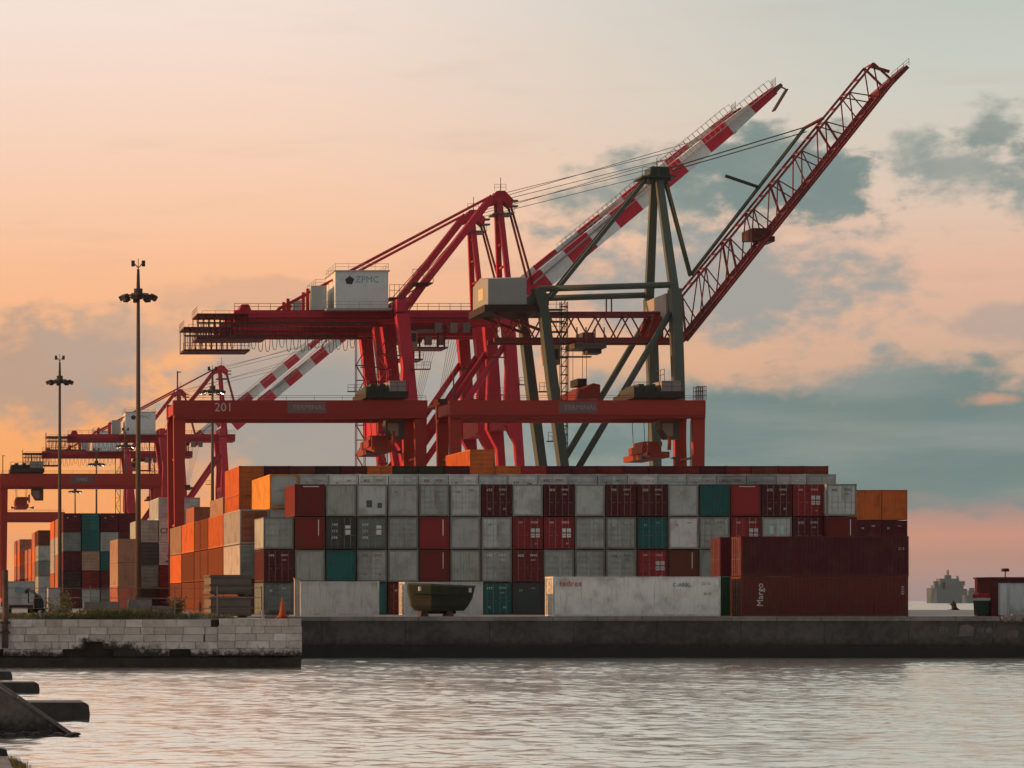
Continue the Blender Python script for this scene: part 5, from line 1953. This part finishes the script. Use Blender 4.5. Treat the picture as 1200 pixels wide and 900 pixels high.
# ------------------------------------------------------------------ near shore
def near_shore():
    for (px, yb, yt, dep, lb) in ((106, 845, 823, 2.2, 'longest dark concrete beam jutting from the shore beside the slipway'), (47, 813, 800, 1.8, 'middle dark concrete beam jutting into the harbour'),
                                  (15, 797, 786, 1.8, 'shortest dark concrete beam, just below the masonry wall')):
        Y = EYE * F / (yb - HY)
        x1 = WX(px, Y)
        zt = WZ(yt, Y)
        t = thing('concrete_beam', lb, 'beam', (x1, Y, 0), group='dark beams jutting into the harbour')
        x0 = -14 - x1
        n = 6
        for i in range(n):
            a, b = x0 * (1 - i / n), x0 * (1 - (i + 1) / n)
            j = random.uniform(-.04, .05)
            part('segment', MB().prism([(a + .015, -.6), (b - (.1 if i == n - 1 else .015), -.6), (b - .015, zt * .35), (b - (.06 if i == n - 1 else .015), zt - .08 + j), (b - .2, zt + j), (a + .015, zt + j)], 0, dep), t, (.03, .03, .03), M_WETC)
    # slipway
    Y = 83.5
    t = thing('slipway', 'sloping concrete slipway running down into the water', 'slipway', (WX(85, Y), Y, 0))
    x0 = WX(0, Y) - WX(85, Y)
    z0 = WZ(803, Y)
    sl = z0 / -x0
    part('ramp', MB().prism([(.6, -.6), (.5, -.28), (0, .02), (x0, z0 - .08), (x0 * 3.2, -x0 * 3.2 * sl - .08), (x0 * 3.2, -.6)], 0.05, 3.6), t, (1, 1, 1), M_RAMP)
    for k in range(4):
        xa, xb = .1 + x0 * 3.2 * k / 4, .1 + x0 * 3.2 * (k + 1) / 4 + .02
        part('kerb_stone', MB().prism([(xa, -xa * sl - .05), (xb, -xb * sl - .05), (xb, -xb * sl + .09), (xa, -xa * sl + .09)], -.02, .35), t, (1, 1, 1), M_COPE)
    # foot rubble below the slipway
    rs = random.Random(2)
    mb = MB()
    for i in range(130):
        u = rs.random()
        x = WX(-30 + 125 * u, 82)
        y = Y - rs.uniform(.1, 2.6) * (1 - u * .5)
        s = rs.uniform(.06, .22) * (1.2 - .7 * u)
        z = rs.uniform(-.05, .10)
        p = [(x + math.cos(a) * s * rs.uniform(.7, 1.2), z + math.sin(a) * s * rs.uniform(.4, .8)) for a in np.linspace(0, 6.28, 7)[:-1]]
        mb.prism(p, y - s, y + s)
    tag(place('rubble', mb.mesh('rubble', M_WETC)), 'wet dark stones at the foot of the slipway', kind='stuff')
    # concrete ledge in the near corner
    Yl = 66.0
    t = thing('ledge', 'pale concrete ledge with weeds at the water edge', 'ledge', (WX(0, Yl), Yl, 0))
    zt = WZ(885, 70)
    part('slab', MB().box(-12, .28, -12, 4.4, -.6, zt), t, (1, 1, 1), M_COPE)
    part('stone', MB().prism([(.0, zt), (.32, zt), (.28, zt + .16), (.1, zt + .2), (0, zt + .1)], 3.6, 4.1), t, (1, 1, 1), M_WETC)
    mb = MB()
    for i in range(1500):
        x, y = .30 + abs(rs.gauss(0, .22)), rs.uniform(-8, 2.4)
        z = max(-.1, zt * (1 - (x - .3) / .55))
        h = rs.uniform(.05, .16)
        a = rs.uniform(0, 3.14)
        dx, dy = math.cos(a) * .015, math.sin(a) * .015
        mb.add([(x - dx, y - dy, z - .1), (x + dx, y + dy, z - .1), (x + rs.gauss(0, .06), y + rs.gauss(0, .06), z + h)], [(0, 1, 2)])
    part('weeds', mb, t, (1, 1, 1), M_GRASS)
    part('bank', MB().prism([(.28, zt - .04), (.55, zt * .5), (.9, -.2), (.28, -.2)], -12, 3.2), t, (1, 1, 1), M_WETC)


near_shore()

# ------------------------------------------------------------------ haze
HAZE = 0.000025
if HAZE:
    hm = bpy.data.materials.new('haze')
    hm.use_nodes = True
    t = NT(hm.node_tree)
    t.n.clear()
    o = t.new('ShaderNodeOutputMaterial')
    pv = t.new('ShaderNodeVolumePrincipled')
    pv.inputs['Color'].default_value = (0.80, 0.86, 0.90, 1)
    pv.inputs['Density'].default_value = HAZE
    pv.inputs['Anisotropy'].default_value = 0.2
    t.l.new(pv.outputs[0], o.inputs['Volume'])
    hz = place('haze', MB().box(-5300, 5300, -300, 7900, -3.2, 96).mesh('haze', hm))
    tag(hz, 'thin evening haze over the harbour', kind='stuff')
